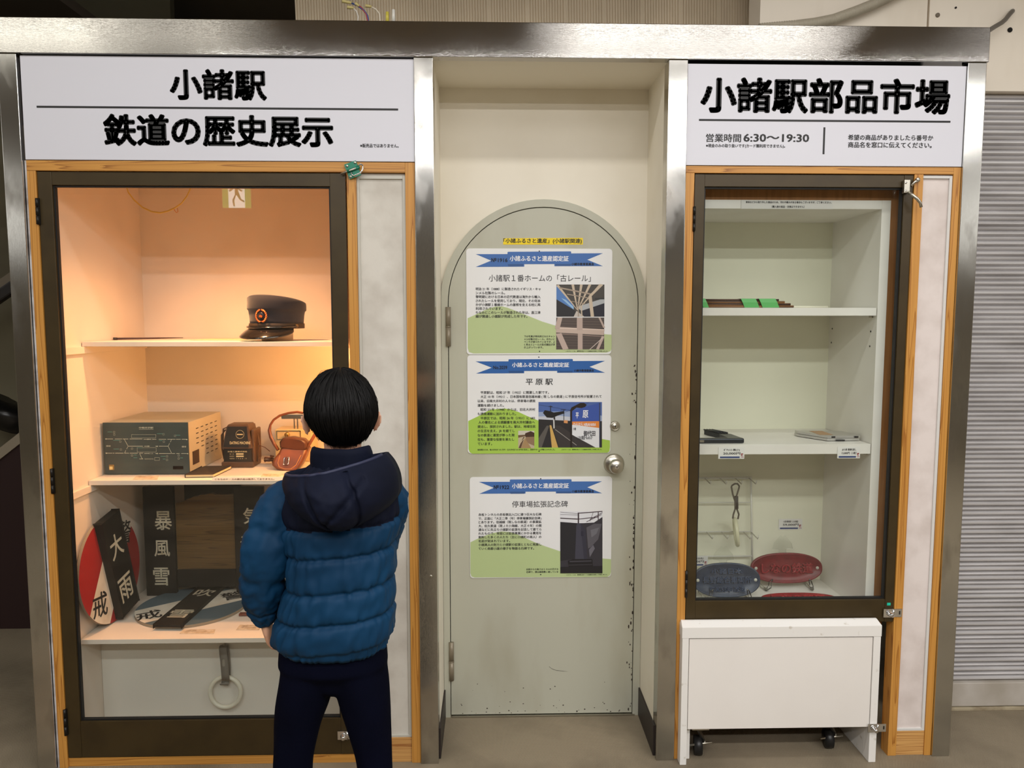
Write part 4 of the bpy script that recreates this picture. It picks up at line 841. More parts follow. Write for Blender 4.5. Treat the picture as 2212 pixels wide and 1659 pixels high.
# notice strips and caption cards
PAPER = M('notice_paper', (236, 226, 208), .7); CARD = M('caption_card', (216, 200, 178), .7, col2=(196, 176, 150), nscale=60, lo=.45, hi=.55)
g = G(); a, b = at(456, 1036, .183), at(650, 1036, .183)
g.prism([(a.x, .1835, Z2 - .004), (b.x, .1835, Z2 - .004), (b.x, .1870, Z2 + .010), (a.x + .006, .1870, Z2 + .010)], (0, .0006, 0))
nt_ = thing('notice_strip', ((a.x + b.x) / 2, .185, Z2), 'long white notice strip standing on the front edge of the middle shelf', 'notice'); obj('strip', g, PAPER, nt_)
g = G(); p0, p1 = at(463, 1036, .18), at(592, 1036, .18); text_uv(g, 'こちらのケースの展示品は販売しておりません。', (p0.x, .1838, Z2 - .0005), (p1.x - p0.x, 0, 0), (0, .0014, .0062), 0, 0, .05); obj('lettering', g, M('red_brown_ink', (116, 70, 50), .6), nt_)
def card(x0, x1, y0, y1, z, label, ink=True):
    a, b, c2, d2 = atz(x0, y1, z), atz(x1, y1, z), atz(x1 + 3, y0, z), atz(x0 + 8, y0, z)
    t = thing('caption_card', tuple((a + c2) / 2), label, 'card', 'caption cards on the shelves')
    g = G(); g.prism([Vector((p.x, p.y, z + .0012)) for p in (a, b, c2, d2)], (0, 0, -.001)); obj('card', g, CARD, t)
    g = G(); U = (b - a); V = (d2 - a)
    for k in range(3):
        O_ = a + U * .12 + V * (.25 + .22 * k); O_.z = z + .0015; text_uv(g, '小諸駅で使用されていた展示品です'[:14 - k * 2], O_, U * (.7 - .1 * k), V * .14)
    obj('lettering', g, M('faint_ink', (120, 100, 84), .7), t)
card(287, 340, 1028, 1036, Z2, 'faint caption card lying in front of the track diagram box')
card(560, 612, 1024, 1034, Z2, 'small caption card lying in front of the leather bag')
card(388, 462, 1360, 1369, Z3, 'small caption card lying in front of the blue striped disc')
card(510, 560, 1350, 1361, Z3, 'small caption card lying in front of the brown sticks on the bottom shelf')

# warning discs and weather boards on the bottom shelf
BOARDK = M('black_board', (25, 21, 19), .6, col2=(34, 28, 24), nscale=7, spec=.25); CREAMI = M('cream_paint_ink', (232, 222, 196), .6, col2=(206, 188, 150), nscale=50, lo=.55, hi=.75)
REDP = M('sign_red', (150, 24, 28), .45); WHP = M('sign_white', (220, 214, 200), .55, col2=(196, 186, 168), nscale=14); BLP = M('sign_blue_grey', (84, 102, 112), .55, col2=(72, 90, 100), nscale=8)
def disc_sign(name, c, U, V, R, label, fieldm, stripe_deg, sw, b_u, b_w, board_tilt, b_l0, b_l1, words, kanji, bt, flip=1):
    N_ = U.cross(V).normalized()
    t = thing(name, tuple(c), label, 'sign')
    P = lambda u, v, w: c + U * u + V * v + N_ * w
    g = G(); n = 64
    g.prism([P(R * math.cos(2 * PI * k / n), R * math.sin(2 * PI * k / n), 0) for k in range(n)], -N_ * .010, 0, 1); obj('disc', g, [fieldm, M('disc_edge', (150, 136, 116), .6)], t)
    g = G(); sa = math.radians(stripe_deg); du, dv = math.cos(sa), math.sin(sa); pts = []
    al = math.asin(sw / R)
    arc1 = [(-al + 2 * al * k / 10) for k in range(11)]
    pts = [(R * .998 * math.cos(sa + a), R * .998 * math.sin(sa + a)) for a in arc1] + [(R * .998 * math.cos(sa + PI + a), R * .998 * math.sin(sa + PI + a)) for a in arc1]
    g.add([P(u, v, .0008) for u, v in pts], [tuple(range(len(pts)))]); obj('diagonal_stripe', g, WHP, t)
    g = G()
    for s_, (u, v), h, rot in kanji:
        ca, sn = math.cos(rot), math.sin(rot); text_uv(g, s_, P(u - h / 2 * ca + h / 2 * sn, v - h / 2 * sn - h / 2 * ca, .0014), (U * ca + V * sn) * h, (-U * sn + V * ca) * h, 0, 0.012)
    obj('disc_lettering', g, M('sign_black_ink', (30, 28, 30), .6), t)
    ca, sn = math.cos(board_tilt), math.sin(board_tilt); bu = U * ca + V * sn; bv = -U * sn + V * ca; b0 = c + U * b_u
    g = G(); g.obox(b0 + bv * (b_l0 + b_l1) / 2 + N_ * (bt / 2 + .001), bu * b_w, N_ * bt / 2, bv * (b_l1 - b_l0) / 2, 0, .004); bo = obj('name_board', g, BOARDK, t); ROOT[bo.name] = ROOT[t.name]
    g = G()
    for s_, l, h, w_ in words: text_uv(g, s_, b0 + bv * (l - h / 2) - bu * w_ / 2 + N_ * (bt + .0016), bu * w_, bv * h, 0, 0.014)
    obj('board_lettering', g, CREAMI, bo)
    return t
U = Vector((.05, 1, 0)).normalized(); V = (Vector((0, 0, 1)) + Vector((-.055, .0, 0))).normalized(); V = (V - U * V.dot(U)).normalized()
Rr = .193; c = Vector((-1.388, .243, Z3 + Rr * V.z + .003))
disc_sign('warning_disc', c, U, V, Rr, 'round red and white warning disc with a black board leaning on the case side', REDP, 57, .066, .02, .060, math.radians(11), -.176, .20, (('大', .085, .09, .080), ('雨', -.085, .095, .085)), (('警', (.105, .105), .088, -.1), ('戒', (-.090, -.100), .088, -.1)), .024)
U = Vector((1, .10, 0.0)).normalized(); V = Vector((-.10, 1, 0)).normalized()
c = Vector((-1.150, .364, Z3 + .0105))
disc_sign('warning_disc', c, U, V, .200, 'round blue grey warning disc with a black board lying flat on the bottom shelf', BLP, 32, .072, .005, .050, math.radians(-8), -.215, .200, (('吹', .095, .075, .078), ('雪', -.115, .075, .082)), (('警', (.130, .075), .085, .4), ('戒', (-.130, -.085), .085, .4)), .010)
def weather_board(x0, x1, y0, y1, Y, words, label):
    a, b = at(x0, y1, Y), at(x1, y1, Y); zt = at((x0 + x1) / 2, y0, Y).z
    t = thing('weather_board', ((a.x + b.x) / 2, Y, Z3), label, 'board', 'black weather boards on the bottom shelf')
    g = G(); g.box(a.x, b.x, Y, Y + .02, Z3, min(zt, Z2 - .02), 0, .003); obj('board', g, BOARDK, t)
    g = G()
    for s_, q0, q1, r0, r1 in words: text_px(g, s_, q0, r0, q1, r1, Y - .0008, 0, .012)
    obj('lettering', g, CREAMI, t)
weather_board(317, 382, 1052, 1290, .487, (('暴', 334, 371, 1104, 1145), ('風', 333, 367, 1167, 1202), ('雪', 331, 366, 1226, 1265)), 'black weather board lettered for snowstorm behind the warning discs')
weather_board(511, 575, 1052, 1290, .487, (('気', 525, 562, 1097, 1132), ('温', 519, 560, 1158, 1193), ('一', 516, 560, 1250, 1255)), 'black temperature board partly hidden behind the boy and his sleeve')
Y = .50
a, b = at(384, 1230, Y), at(510, 1230, Y); zt, zm, zb = at(440, 1066, Y).z, at(440, 1229, Y).z, max(at(440, 1272, Y).z, Z3 + .0310)
t = thing('plank_panel', ((a.x + b.x) / 2, Y, zb), 'weathered yellow brown plank panel with a dark base between the black boards', 'panel')
g = G(); rr = random.Random(5); n = 16; top = []
for k in range(n + 1):
    u = k / n; top.append(Vector((b.x + (a.x - b.x) * u, Y, zt - .045 * max(0, u - .55) * 2 - .006 * rr.random())))
g.prism([Vector((a.x, Y, zm)), Vector((b.x, Y, zm))] + top, (0, .018, 0)); obj('plank', g, wood('old_plank', 0, (104, 78, 40), (70, 50, 26), 1.2), t)
g = G(); g.box(a.x + .001, b.x - .001, Y - .006, .60, zb, zm, 0, .002); obj('base_board', g, BOARDK, t)
g = G(); g.box(a.x + .002, b.x - .002, .585, .60, Z3 + .001, Z2 - .022); obj('dark_back', g, M('dark_brown_board', (40, 31, 23), .7, col2=(28, 22, 17), nscale=5), t)
for k, dy in enumerate((0, .011)):
    a = atz(512, 1338, Z3); yy = a.y + .03 + dy
    g = G(); g.tube([(a.x - .002, yy, Z3 + .0055), (a.x + .17, yy, Z3 + .0055)], .005, 10); tag(obj('wooden_stick', g, M('red_brown_stick', (128, 70, 54), .5)), ('thin red brown stick on the bottom shelf, nearer the glass', 'thin red brown stick on the bottom shelf, farther from the glass')[k], 'stick', 'red brown sticks on the bottom shelf')
# hanging strap handle below
Y = .205
t = thing('strap_handle', tuple(at(487, 1460, Y)), 'grey strap with a white ring handle hanging below the bottom shelf', 'strap handle')
c = at(487, 1495, Y - .012); s = mpp(Y); g = G(); R_ = 33.5 * s
g.tube([c + Vector((R_ * math.cos(2 * PI * k / 48), .004 * math.sin(2 * PI * k / 48), R_ * math.sin(2 * PI * k / 48))) for k in range(48)], .0075, 12, closed=True); obj('ring', g, M('ivory_ring', (222, 218, 200), .3), t)
STR = M('grey_strap', (118, 114, 106), .55)
g = G(); w = .0135
def band(g, px, w, th, Y0):      # flat strap along measured points with (x, y, depth)
    rg = []
    for x, y, dy in px:
        p = at(x, y, Y0 + dy); rg.append([p + Vector((-w, 0, 0)), p + Vector((w, 0, 0)), p + Vector((w, th, 0)), p + Vector((-w, th, 0))])
    g.rings(rg)
band(g, ((487, 1470, -.022), (486, 1455, -.024), (484, 1430, -.022), (482, 1414, -.020), (481, 1401, -.020), (482, 1396, -.012), (484, 1394, -.003)), w, .003, Y)
band(g, ((486, 1394, -.001), (489, 1410, -.002), (491, 1440, -.002), (491, 1464, -.001)), w * .8, .003, Y)
rg = []
for k in range(9):
    an = PI * k / 8; p = at(487, 1470, Y) + Vector((0, -.012 - .010 * math.cos(an), -.010 * math.sin(an))); rg.append([p + Vector((-w, 0, 0)), p + Vector((w, 0, 0)), p + Vector((w, .002, -.002)), p + Vector((-w, .002, -.002))])
g.rings(rg); sb = obj('strap', g, STR, t); ROOT[sb.name] = ROOT[t.name]
g = G(); p = at(483, 1432, Y - .023); g.prism([Vector((p.x + .0045 * math.cos(a), p.y - .0006, p.z + .0045 * math.sin(a) + (.009 if 0 < a < PI else -.009))) for a in [2 * PI * k / 16 for k in range(16)]], (0, .0006, 0)); obj('embossed_mark', g, M('strap_mark', (146, 142, 132), .5), sb)
g = G(); p = at(484, 1392, Y); g.lathe([(.0035, 0), (.0035, .012), (.006, .014), (0, .0145)], (p.x, .2145, p.z - .002), (0, -1, 0), 14); obj('hook', g, SATIN, t)
# ------------------------------------------------------------------ right display case
t = thing('display_case', (1.08, 0.03, 0), 'narrow pine framed display case with white shelves and red and blue oval plaques', 'display case')
for x0_, x1_, z1_ in ((0.6245, 0.6530, 1.9885), (1.3748, 1.4042, 1.9880), (1.5035, 1.5272, 2.0110)):
    g = G(); g.box(x0_, x1_, fy0, fy1, 0, z1_, 0, .0012); obj('upright', g, PINE_V, t)
g = G(); g.box(0.6245, 1.5035, fy0, fy1, 1.9888, 2.0110, 0, .0012); obj('header_rail', g, PINE_H, t)
g = G(); g.box(1.4044, 1.5033, fy0 + .004, fy1, 0, .088, 0, .0012); obj('foot_block', g, PINE_P, t)
g = G(); g.box(1.4044, 1.5033, .018, .03, 0.088, 1.988); obj('wallpaper_panel', g, M('marbled_wallpaper_pale', (224, 214, 210), 0.7, col2=(202, 190, 184), nscale=9, ndetail=6, lo=0.42, hi=0.72, bump=.1, bscale=120), t)
g = G(); g.box(1.4935, 1.5030, .012, .018, .088, 1.985, 0, .001); g.box(1.4045, 1.4935, .012, .018, 1.976, 1.985, 0, .001); g.box(1.4045, 1.4935, .012, .018, .088, .097, 0, .001); obj('panel_bead', g, VINYL, t)
WX0, WX1, WY0, WY1 = .657, 1.3045, .072, .43
ZTP, S1, S2, ZFL = 1.9144, 1.5565, 1.0895, .4825
for x0_, x1_ in ((WX1, 1.3350), (.6545, WX0)):
    g = G(); g.box(x0_, x1_, WY0, WY1 + .015, .452, ZTP, 0, .0006); obj('side_wall', g, WHITE_B, t)
g = G(); g.box(WX0, WX1, WY1, WY1 + .015, .452, ZTP); obj('back_panel', g, M('white_back_board', (236, 235, 214), .45), t)
for z, z2, nm in ((ZTP - .029, ZTP, 'top_board'), (S1 - .0265, S1, 'shelf'), (S2 - .034, S2, 'shelf'), (ZFL - .025, ZFL, 'bottom_board')):
    g = G(); x1 = WX1 - (.0035 if nm == 'shelf' else 0); g.box(WX0, x1, WY0 + (.0 if nm == 'shelf' else .001), WY1 - .001, z, z2, 0, .0008); obj(nm, g, WHITE_B, t)
for px, py in ((1798, 710), (1881, 716), (1796, 740), (1879, 748)):
    d_ = ray(px, py); p = CAM + d_ * ((WX1 - CAM.x) / d_.x); g = G(); g.lathe([(.0035, 0), (.0035, .001)], p, (-1, 0, 0), 10); obj('peg_hole', g, BLACK, t)
for z in (S1 - .030, S2 - .038):
    g = G(); g.lathe([(.004, 0), (.004, .012), (.0, .012)], (WX1, WY0 + .03, z), (-1, 0, 0), 12); obj('shelf_peg', g, SATIN, t)
S1, S2, ZFL = S1 + .0006, S2 + .0006, ZFL + .0006
for bx in ((.6535, 1.3745, .085, .10, ZTP + .002, 2.05), (1.3355, 1.3745, .085, .10, .05, ZTP + .002)):
    g = G(); g.box(*bx); obj('backing_board', g, BROWNW, t)
g = G(); door_frame(g, .6557, 1.3735, .4820, 1.9865, .6882, 1.3440, .5610, 1.9465, .012, .040)
d = obj('glass_door', g, BRONZE, t); ROOT[d.name] = ROOT[t.name]
g = G(); gasket(g, .6882, 1.3440, .5610, 1.9465, .0048, .020, .034); obj('gasket', g, GASKET, d)
g = G(); g.box(.6890, 1.3432, .0272, .0318, .5618, 1.9457); obj('glass_pane', g, GLASS, d)
for y0, y1 in ((446, 500), (1232, 1290)):
    g = G(); x = .6543; b_z, a_z = at(1495, y1, .008).z, at(1495, y0, .008).z; h = (a_z - b_z) / 3
    for k in range(3): g.tube([(x, .006, b_z + h * k + .0006), (x, .006, b_z + h * (k + 1) - .0006)], .0045, 12)
    obj('hinge', g, M('black_hinge', (36, 33, 30), .4, .5), d)
cam_lock(1922, 1324, .008, d)
g = G(); p = at(1920, 1305, .011); g.box(p.x - .006, p.x + .006, .0105, .012, p.z - .0045, p.z + .0045); obj('green_sticker', g, M('teal_sticker', (24, 190, 160), .5), d)
# lever latch at the top right corner
g = G(); c = at(1959, 403, .0); s = mpp(0); g.box(c.x - 7 * s, c.x + 6 * s, -.004, .010, c.z - 14 * s, c.z + 14 * s, 0, .002); lv = obj('lever_latch', g, SATIN, t, label='silver lever latch'); ROOT[lv.name] = ROOT[t.name]
g = G(); g.tube([at(1962, 415, -.006), at(1972, 422, -.022), at(1982, 430, -.026), at(1988, 438, -.026), at(1990, 448, -.026)], [.005, .005, .005, .0048, .0046], 12); obj('lever', g, SATIN, lv)
g = G(); g.tube([at(1968, 402, .0), at(1976, 393, .0), at(1981, 390, .0)], [.0045, .0045, .0055], 12); g.lathe([(.0075, 0), (.0075, .006), (.006, .008), (0, .008)], at(1981, 389, .006), (0, -1, 0), 16); obj('keeper', g, SATIN, lv)
for y in (395, 412):
    g = G(); g.lathe([(.0032, 0), (.0032, .0012), (0, .0016)], at(1957, y, -.004), (0, -1, 0), 12); obj('screw', g, CHROME, lv)

# things on its shelves
a, b = at(1601, 440, WY0), at(1798, 440, WY0)
t = thing('notice_paper', ((a.x + b.x) / 2, WY0, ZTP - .03), 'white printed notice taped under the top board of the narrow case', 'notice')
g = G(); g.box(a.x, b.x, WY0 - .0012, WY0 - .0006, at(1700, 451.5, WY0).z, at(1700, 433, WY0).z); obj('sheet', g, M('white_paper', (232, 230, 226), .7), t)
g = G(); text_px(g, '車両などから取り外した部品のため、汚れや痛みがある場合もございますが、ご了承ください。', 1611, 434.5, 1796, 439.5, WY0 - .0016, 0, 0, .05); text_px(g, '（購入後の返品・交換はできません）', 1667, 444, 1738, 449, WY0 - .0016, 0, 0, .05); obj('lettering', g, INK, t)
# bundle of dark rods bound with green tape
t = thing('rod_bundle', (.83, .17, S1), 'bundle of dark brown rods bound with green tape on the upper right shelf', 'rod bundle')
ROD = M('dark_rod', (70, 48, 38), .45, col2=(150, 104, 62), nscale=3, stretch=(1, 60, 60), lo=.5, hi=.62); RODD = M('dark_rod_end', (62, 44, 34), .6)
rr = random.Random(2); rds = []
for lv_, (n_, z_) in enumerate(((5, .0042), (5, .0118), (4, .0192), (3, .0262))):
    for k in range(n_):
        xe = at((1708, 1702, 1690, 1678)[lv_] - (k * 3 % 7), 650, .14).x
        y = .115 + lv_ * .003 + k * .009; g = G(); g.tube([(.665 + rr.random() * .01, y, S1 + z_), (xe, y, S1 + z_)], .0041, 10); obj('rod', g, ROD, t)
GT = M('green_tape', (92, 178, 98), .4)
for q0, q1 in ((1512, 1524), (1601, 1633), (1640, 1676)):
    xa, xb = at(q0, 655, .11).x, at(q1, 655, .11).x; g = G(); rg = []
    for u in (0, 1):
        x = xa + (xb - xa) * u; rg.append([Vector((x + .012 * (1 - w), y, z)) for y, z, w in ((.109, S1 + .0006, 0), (.109, S1 + .018, .6), (.115, S1 + .0312, 1), (.145, S1 + .0312, 1), (.160, S1 + .020, .6), (.162, S1 + .0006, 0))])
    n6 = 6; vs = rg[0] + rg[1]; g.add(vs, [(i, (i + 1) % n6, n6 + (i + 1) % n6, n6 + i) for i in range(n6)]); g.add([p + Vector((0, .0005, 0)) for p in vs], [(n6 + i, n6 + (i + 1) % n6, (i + 1) % n6, i) for i in range(n6)])
    obj('green_tape', g, GT, t)
g = G(); xa, xb = at(1708, 662, .16).x, at(1799, 662, .16).x; g.tube([(xa - .02, .20, S1 + .0042), (xb, .20, S1 + .0042)], .0041, 10); tag(obj('cream_rod', g, M('cream_rod', (232, 228, 208), .4)), 'thin cream rod lying right of the rod bundle on the upper shelf', 'rod')
# black metal fitting
t = thing('black_fitting', (at(1560, 955, .13).x, .13, S2), 'black metal fitting with a ridged arm on the lower shelf of the narrow case', 'fitting')
BM = M('black_fitting_metal', (44, 48, 54), .35, .5)
g = G(); a, b = at(1490, 955, .10), at(1607, 955, .10); g.box(.660, b.x, .095, .118, S2, S2 + .017, 0, .005); obj('bar', g, BM, t)
g = G(); p = [Vector((b.x - .004, .12, 0)), Vector((b.x - .012, .20, 0)), Vector((b.x - .06, .30, 0)), Vector((b.x - .085, .29, 0)), Vector((b.x - .055, .20, 0)), Vector((b.x - .05, .118, 0))]
g.prism([Vector((q.x, q.y, S2 + .016)) for q in p], (0, 0, -.015)); obj('arm', g, BM, t)
for k in range(4):
    g = G(); x = b.x - .084 + k * .010; g.tube([(x, .295, S2 + .018), (x + .032, .215, S2 + .018)], .003, 8); obj('ridge', g, BM, t)
g = G(); q = at(1516, 955, .094); g.box(q.x - .008, q.x + .008, .0935, .095, S2 + .004, S2 + .012); obj('silver_mark', g, CHROME, t)
# silver plate set
t = thing('silver_plates', (at(1810, 945, .18).x, .18, S2), 'stacked silver metal plates with paper tape on the lower shelf right side', 'plates')
a, b = at(1784, 950, .14), at(1855, 950, .14); SV = M('brushed_aluminium', (206, 204, 200), .35, .7)
pl = [Vector((a.x, .130, 0)), Vector((b.x, .135, 0)), Vector((b.x - .014, .245, 0)), Vector((a.x - .062, .265, 0)), Vector((a.x - .062, .235, 0))]
g = G(); g.prism([Vector((q.x, q.y, S2 + .010)) for q in pl], (0, 0, -.008)); obj('lower_plate', g, SV, t)
g = G(); g.prism([Vector((q.x * 1.0 + .001, q.y - .002, S2 + .0195)) for q in pl], (0, 0, -.008)); obj('upper_plate', g, SV, t)
for u in (.12, .82):
    g = G(); x = a.x + (b.x - a.x) * u; g.box(x, x + .014, .1285, .1295, S2 + .0125, S2 + .0178); obj('slot', g, BLACK, t)
g = G(); g.box(a.x - .018, a.x + .030, .15, .24, S2 + .0197, S2 + .0202); obj('paper_tape', g, M('brown_paper_tape', (176, 142, 108), .7), t)
g = G(); g.box(a.x + .03, a.x + .062, .127, .1275, S2 + .0005, S2 + .006); obj('dark_gap_strip', g, BLACK, t)

# price tags
def price_tag(x0, x1, y0, y1, Y, l1, l2, label, tilt=0.0):
    a, b = at(x0, (y0 + y1) / 2, Y), at(x1, (y0 + y1) / 2, Y); zt, zb = at((x0 + x1) / 2, y0, Y).z, at((x0 + x1) / 2, y1, Y).z
    t = thing('price_tag', ((a.x + b.x) / 2, Y, zb), label, 'price tag', 'price tags in the narrow case')
    O = Vector((a.x, Y, zb)); U = Vector((b.x - a.x, 0, tilt)); V = Vector((0, 0, zt - zb)); N = Vector((0, -1, 0))
    g = G(); g.prism([O, O + U, O + U + V, O + V], (0, .0006, 0)); obj('card', g, M('white_paper', (232, 230, 226), .7), t)
    q = lambda u, v, w=.0006: O + U * u + V * v + N * w
    g = G(); text_uv(g, l1, q(.20, .66), U * .62, V * .20, 0, 0, .04); text_uv(g, l2, q(.18, .34), U * .66, V * .23, 0, 0, .04); obj('lettering', g, M('tag_ink', (40, 40, 48), .6), t)
    g = G(); g.add([q(.06, .06), q(.82, .06), q(.82, .20), q(.06, .20)], [(0, 1, 2, 3)]); obj('blue_band', g, M('tag_blue', (44, 66, 122), .6), t)
    g = G(); e = .0007
    g.add([q(.87, .24, e), q(.95, .24, e), q(.95, .29, e), q(.90, .29, e), q(.90, .36, e), q(.95, .36, e), q(.95, .46, e), q(.87, .46, e)], [(0, 1, 2, 3), (4, 5, 6, 7), (0, 3, 4, 7)]); g.add([q(.86, .12, e), q(.98, .12, e), q(.98, .16, e), q(.86, .16, e)], [(0, 1, 2, 3)]); obj('red_mark', g, M('tag_red', (150, 44, 52), .6), t)
price_tag(1552, 1608, 966, 991, WY0 - .002, 'ｶﾞﾁｬ1/2 錆(小)', '20,000円', 'white price tag reading 20,000 yen hung under the black fitting')
price_tag(1809, 1858, 965, 990, WY0 - .002, '#115系 幕乗札差し', '13,000円（1枚）', 'white price tag reading 13,000 yen hung under the silver plates')
price_tag(1682, 1733, 1121, 1144, WY1 - .002, '115系 乗務員標（しなの鉄道）', '59,000円', 'white price tag reading 59,000 yen on the back wall above the red plaque', -.0)
price_tag(1476, 1529, 1201, 1223, .36, 'つり革（白色）', '2,000円', 'white price tag cut off by the door edge behind the blue plaque')
# wire hook rack
YR = .405; t = thing('wire_rack', (at(1560, 1200, YR).x, YR, ZFL), 'white wire hook rack against the back wall of the narrow case', 'rack')
WM = M('white_wire', (216, 214, 204), .4); p = lambda x, y, dy=0: at(x, y, YR + dy)
g = G(); xl = .664
g.tube([p(1622, 1029), p(1625, 1230)], .0038, 8); g.tube([Vector((xl, YR, p(1622, 1031).z)), p(1622, 1031)], .0036, 8); g.tube([Vector((xl, YR, p(1622, 1031).z - .005)), p(1617, 1034)], .0018, 6)
for y, r in ((1085, .0022), (1148, .0028), (1201, .0036)): g.tube([Vector((xl, YR, p(1623, y).z)), p(1623 + (y - 1030) * .015, y)], r, 8)
g.tube([Vector((xl + .004, YR, p(1622, 1031).z)), Vector((xl + .004, YR, ZFL + .003))], .003, 8); g.tube([p(1625, 1230), Vector((p(1625, 1230).x, YR, ZFL + .003))], .003, 8); obj('grid', g, WM, t)
for hx, hy in ((1522, 1033), (1555, 1033), (1588, 1033), (1618, 1033), (1526, 1149), (1558, 1149), (1606, 1149), (1622, 1149)):
    g = G(); h = p(hx, hy); g.tube([h, h + Vector((.006, -.058, -.010)), h + Vector((.006, -.065, -.004)), h + Vector((.006, -.066, .006))], .0022, 6); obj('hook', g, WM, t)
# hanging strap handle
YS = .345; c = at(1590, 1149, YS); t = thing('strap_handle', tuple(at(1589, 1110, YS)), 'brown looped strap with an edge-on ivory ring hanging from the wire rack', 'strap handle')
s = mpp(YS); g = G(); R_ = 29 * s; U = Vector((.22, .975, 0)); W_ = Vector((.12, 0, -.99)).normalized()
g.tube([c + U * R_ * math.cos(2 * PI * k / 40) * .9 + W_ * R_ * math.sin(2 * PI * k / 40) for k in range(40)], .0078, 12, closed=True); obj('ring', g, M('ivory_ring_warm', (220, 218, 186), .3), t)
q = lambda x, y, dy=0: at(x, y, YS + dy); BST = M('brown_strap', (98, 90, 78), .5)
g = G(); g.tube([q(1591, 1092), q(1583, 1068), q(1580, 1052), q(1581, 1049), q(1587, 1045), q(1593, 1045), q(1597, 1050), q(1596, 1055), q(1590, 1075), q(1590, 1096)], .0034, 8); g.tube([q(1588, 1074, -.003), q(1588, 1100, -.003), q(1584, 1112), q(1583, 1120)], .0034, 8); g.tube([q(1593, 1074, -.002), q(1592, 1100, -.002), q(1596, 1111), q(1594, 1121)], .0034, 8); obj('strap', g, BST, t)
g = G(); g.tube([q(1590.5, 1072, -.002), q(1591, 1099, -.002)], .0072, 10); obj('binding', g, M('dark_binding', (70, 64, 58), .5), t)
# plaques on clear easels
ACR = acrylic_mat()
def plaque(px0, px1, py0, py1, Y, colr, colr2, rows, label, lean=14, flat_=False, holes=True):
    a, b = at(px0, (py0 + py1) / 2, Y), at(px1, (py0 + py1) / 2, Y); xm = (px0 + px1) / 2
    W2 = (b.x - a.x) / 2; c = Vector(((a.x + b.x) / 2, Y, (at(xm, py0, Y).z + at(xm, py1, Y).z) / 2)); H2 = (at(xm, py0, Y).z - at(xm, py1, Y).z) / 2
    U = Vector((1, 0, 0)); V = Vector((0, math.sin(math.radians(lean)), math.cos(math.radians(lean)))); H2 = H2 / math.cos(math.radians(lean))
    if flat_: V = Vector((0, 1, 0)); H2 = .058; c.z = ZFL + .014
    N = U.cross(V).normalized()
    t = thing('oval_plaque', (c.x, c.y, ZFL), label, 'plaque')
    P = lambda u, v, w: c + U * u + V * v + N * w
    n = 64; ell = lambda k, f: (W2 * f * math.copysign(abs(math.cos(2 * PI * k / n)) ** .86, math.cos(2 * PI * k / n)), H2 * (1 - (1 - f) * W2 / H2 if f > .9 else f) * math.copysign(abs(math.sin(2 * PI * k / n)) ** .86, math.sin(2 * PI * k / n)))
    mt = M('cast_' + colr2, colr, .38, 0, col2=[v * .82 for v in colr], nscale=30, bump=.2, bscale=300)
    g = G(); e = [[P(*ell(k, f), w) for k in range(n)] for f, w in ((.975, -.010), (1.0, -.008), (1.0, .002), (.985, .004), (.955, .004), (.945, .0015), (.5, .0015), (.01, .0015))]
    g.rings(e); bo = obj('body', g, mt, t); ROOT[bo.name] = ROOT[t.name]
    g = G()
    for s_, u, v, w, h in rows:
        vs, fs = glyphs3(s_)
        x0 = min(r[0] for r in vs); x1 = max(r[0] for r in vs); y0 = min(r[1] for r in vs); y1 = max(r[1] for r in vs)
        g.add([P((u - w / 2 + (x - x0) / (x1 - x0) * w) * W2, (v - h / 2 + (y - y0) / (y1 - y0) * h) * H2, .0010 + .085 * (z + .05)) for x, y, z in vs], fs, 0, True)
    obj('raised_lettering', g, M('cast_letter_' + colr2, [min(255, v * 1.12 + 4) for v in colr], .22), bo)
    if holes:
        for sg in (-1, 1):
            g = G(); g.lathe([(.006, 0), (.006, .0006)], P(sg * W2 * .86, 0, .0018), N, 16); obj('screw_hole', g, M('pale_hole', (206, 204, 190), .6), bo)
    return t, c, W2, H2, V
def easel(c, W2, H2, V, label, back_h):
    t = thing('easel', (c.x, c.y, ZFL), label, 'easel')
    def curve(pts, w):
        g = G(); g.tube(pts, w, 8); return g
    for sg in (-1, 1):
        x = c.x + sg * W2 * .58; g = curve([(x + sg * .012, c.y + .06, ZFL + .005), (x + sg * .01, c.y - .005, ZFL + .005), (x + sg * .008, c.y - .035, ZFL + .008), (x, c.y - .045, ZFL + .022), (x - sg * .004, c.y - .040, ZFL + .040), (x - sg * .010, c.y - .046, ZFL + .052)], [.005, .005, .006, .007, .006, .002]); obj('foot', g, ACR, t)
    g = G(); yb = c.y + .045; zt = c.z + back_h; pts = [(-.016, ZFL + .03), (.016, ZFL + .03), (.014, zt - .055), (.040, zt - .052), (.034, zt - .030), (.008, zt), (0, zt - .008), (-.008, zt), (-.034, zt - .030), (-.040, zt - .052), (-.014, zt - .055)]
    g.prism([(c.x + x, yb + (z - ZFL) * .25 * 0, z) for x, z in pts], (0, .004, 0)); obj('back_rest', g, ACR, t)
r = plaque(1497, 1642, 1218, 1288, .235, (54, 66, 88), 'blue', (('小諸日本', 0, .52, .95, .34), ('長野総合車両所', 0, .02, 1.45, .42), ('昭和55年 改造', 0, -.52, 1.05, .32)), 'dark blue oval cast plaque on a clear easel in the narrow case', 12)
easel(*r[1:], 'clear plastic easel holding the dark blue oval plaque', .115)
r = plaque(1622, 1776, 1196, 1258, .335, (128, 34, 42), 'red', (('しなの鉄道', 0, 0, 1.45, .72),), 'dark red oval cast plaque on a clear easel in the narrow case', 10)
easel(*r[1:], 'clear plastic easel holding the dark red oval plaque', .115)
plaque(1645, 1810, 1270, 1296, .185, (150, 34, 40), 'red_bright', (('しなの鉄道', 0, 0, 1.4, .9),), 'bright red oval cast plaque lying flat at the front of the narrow case', 0, True, False)
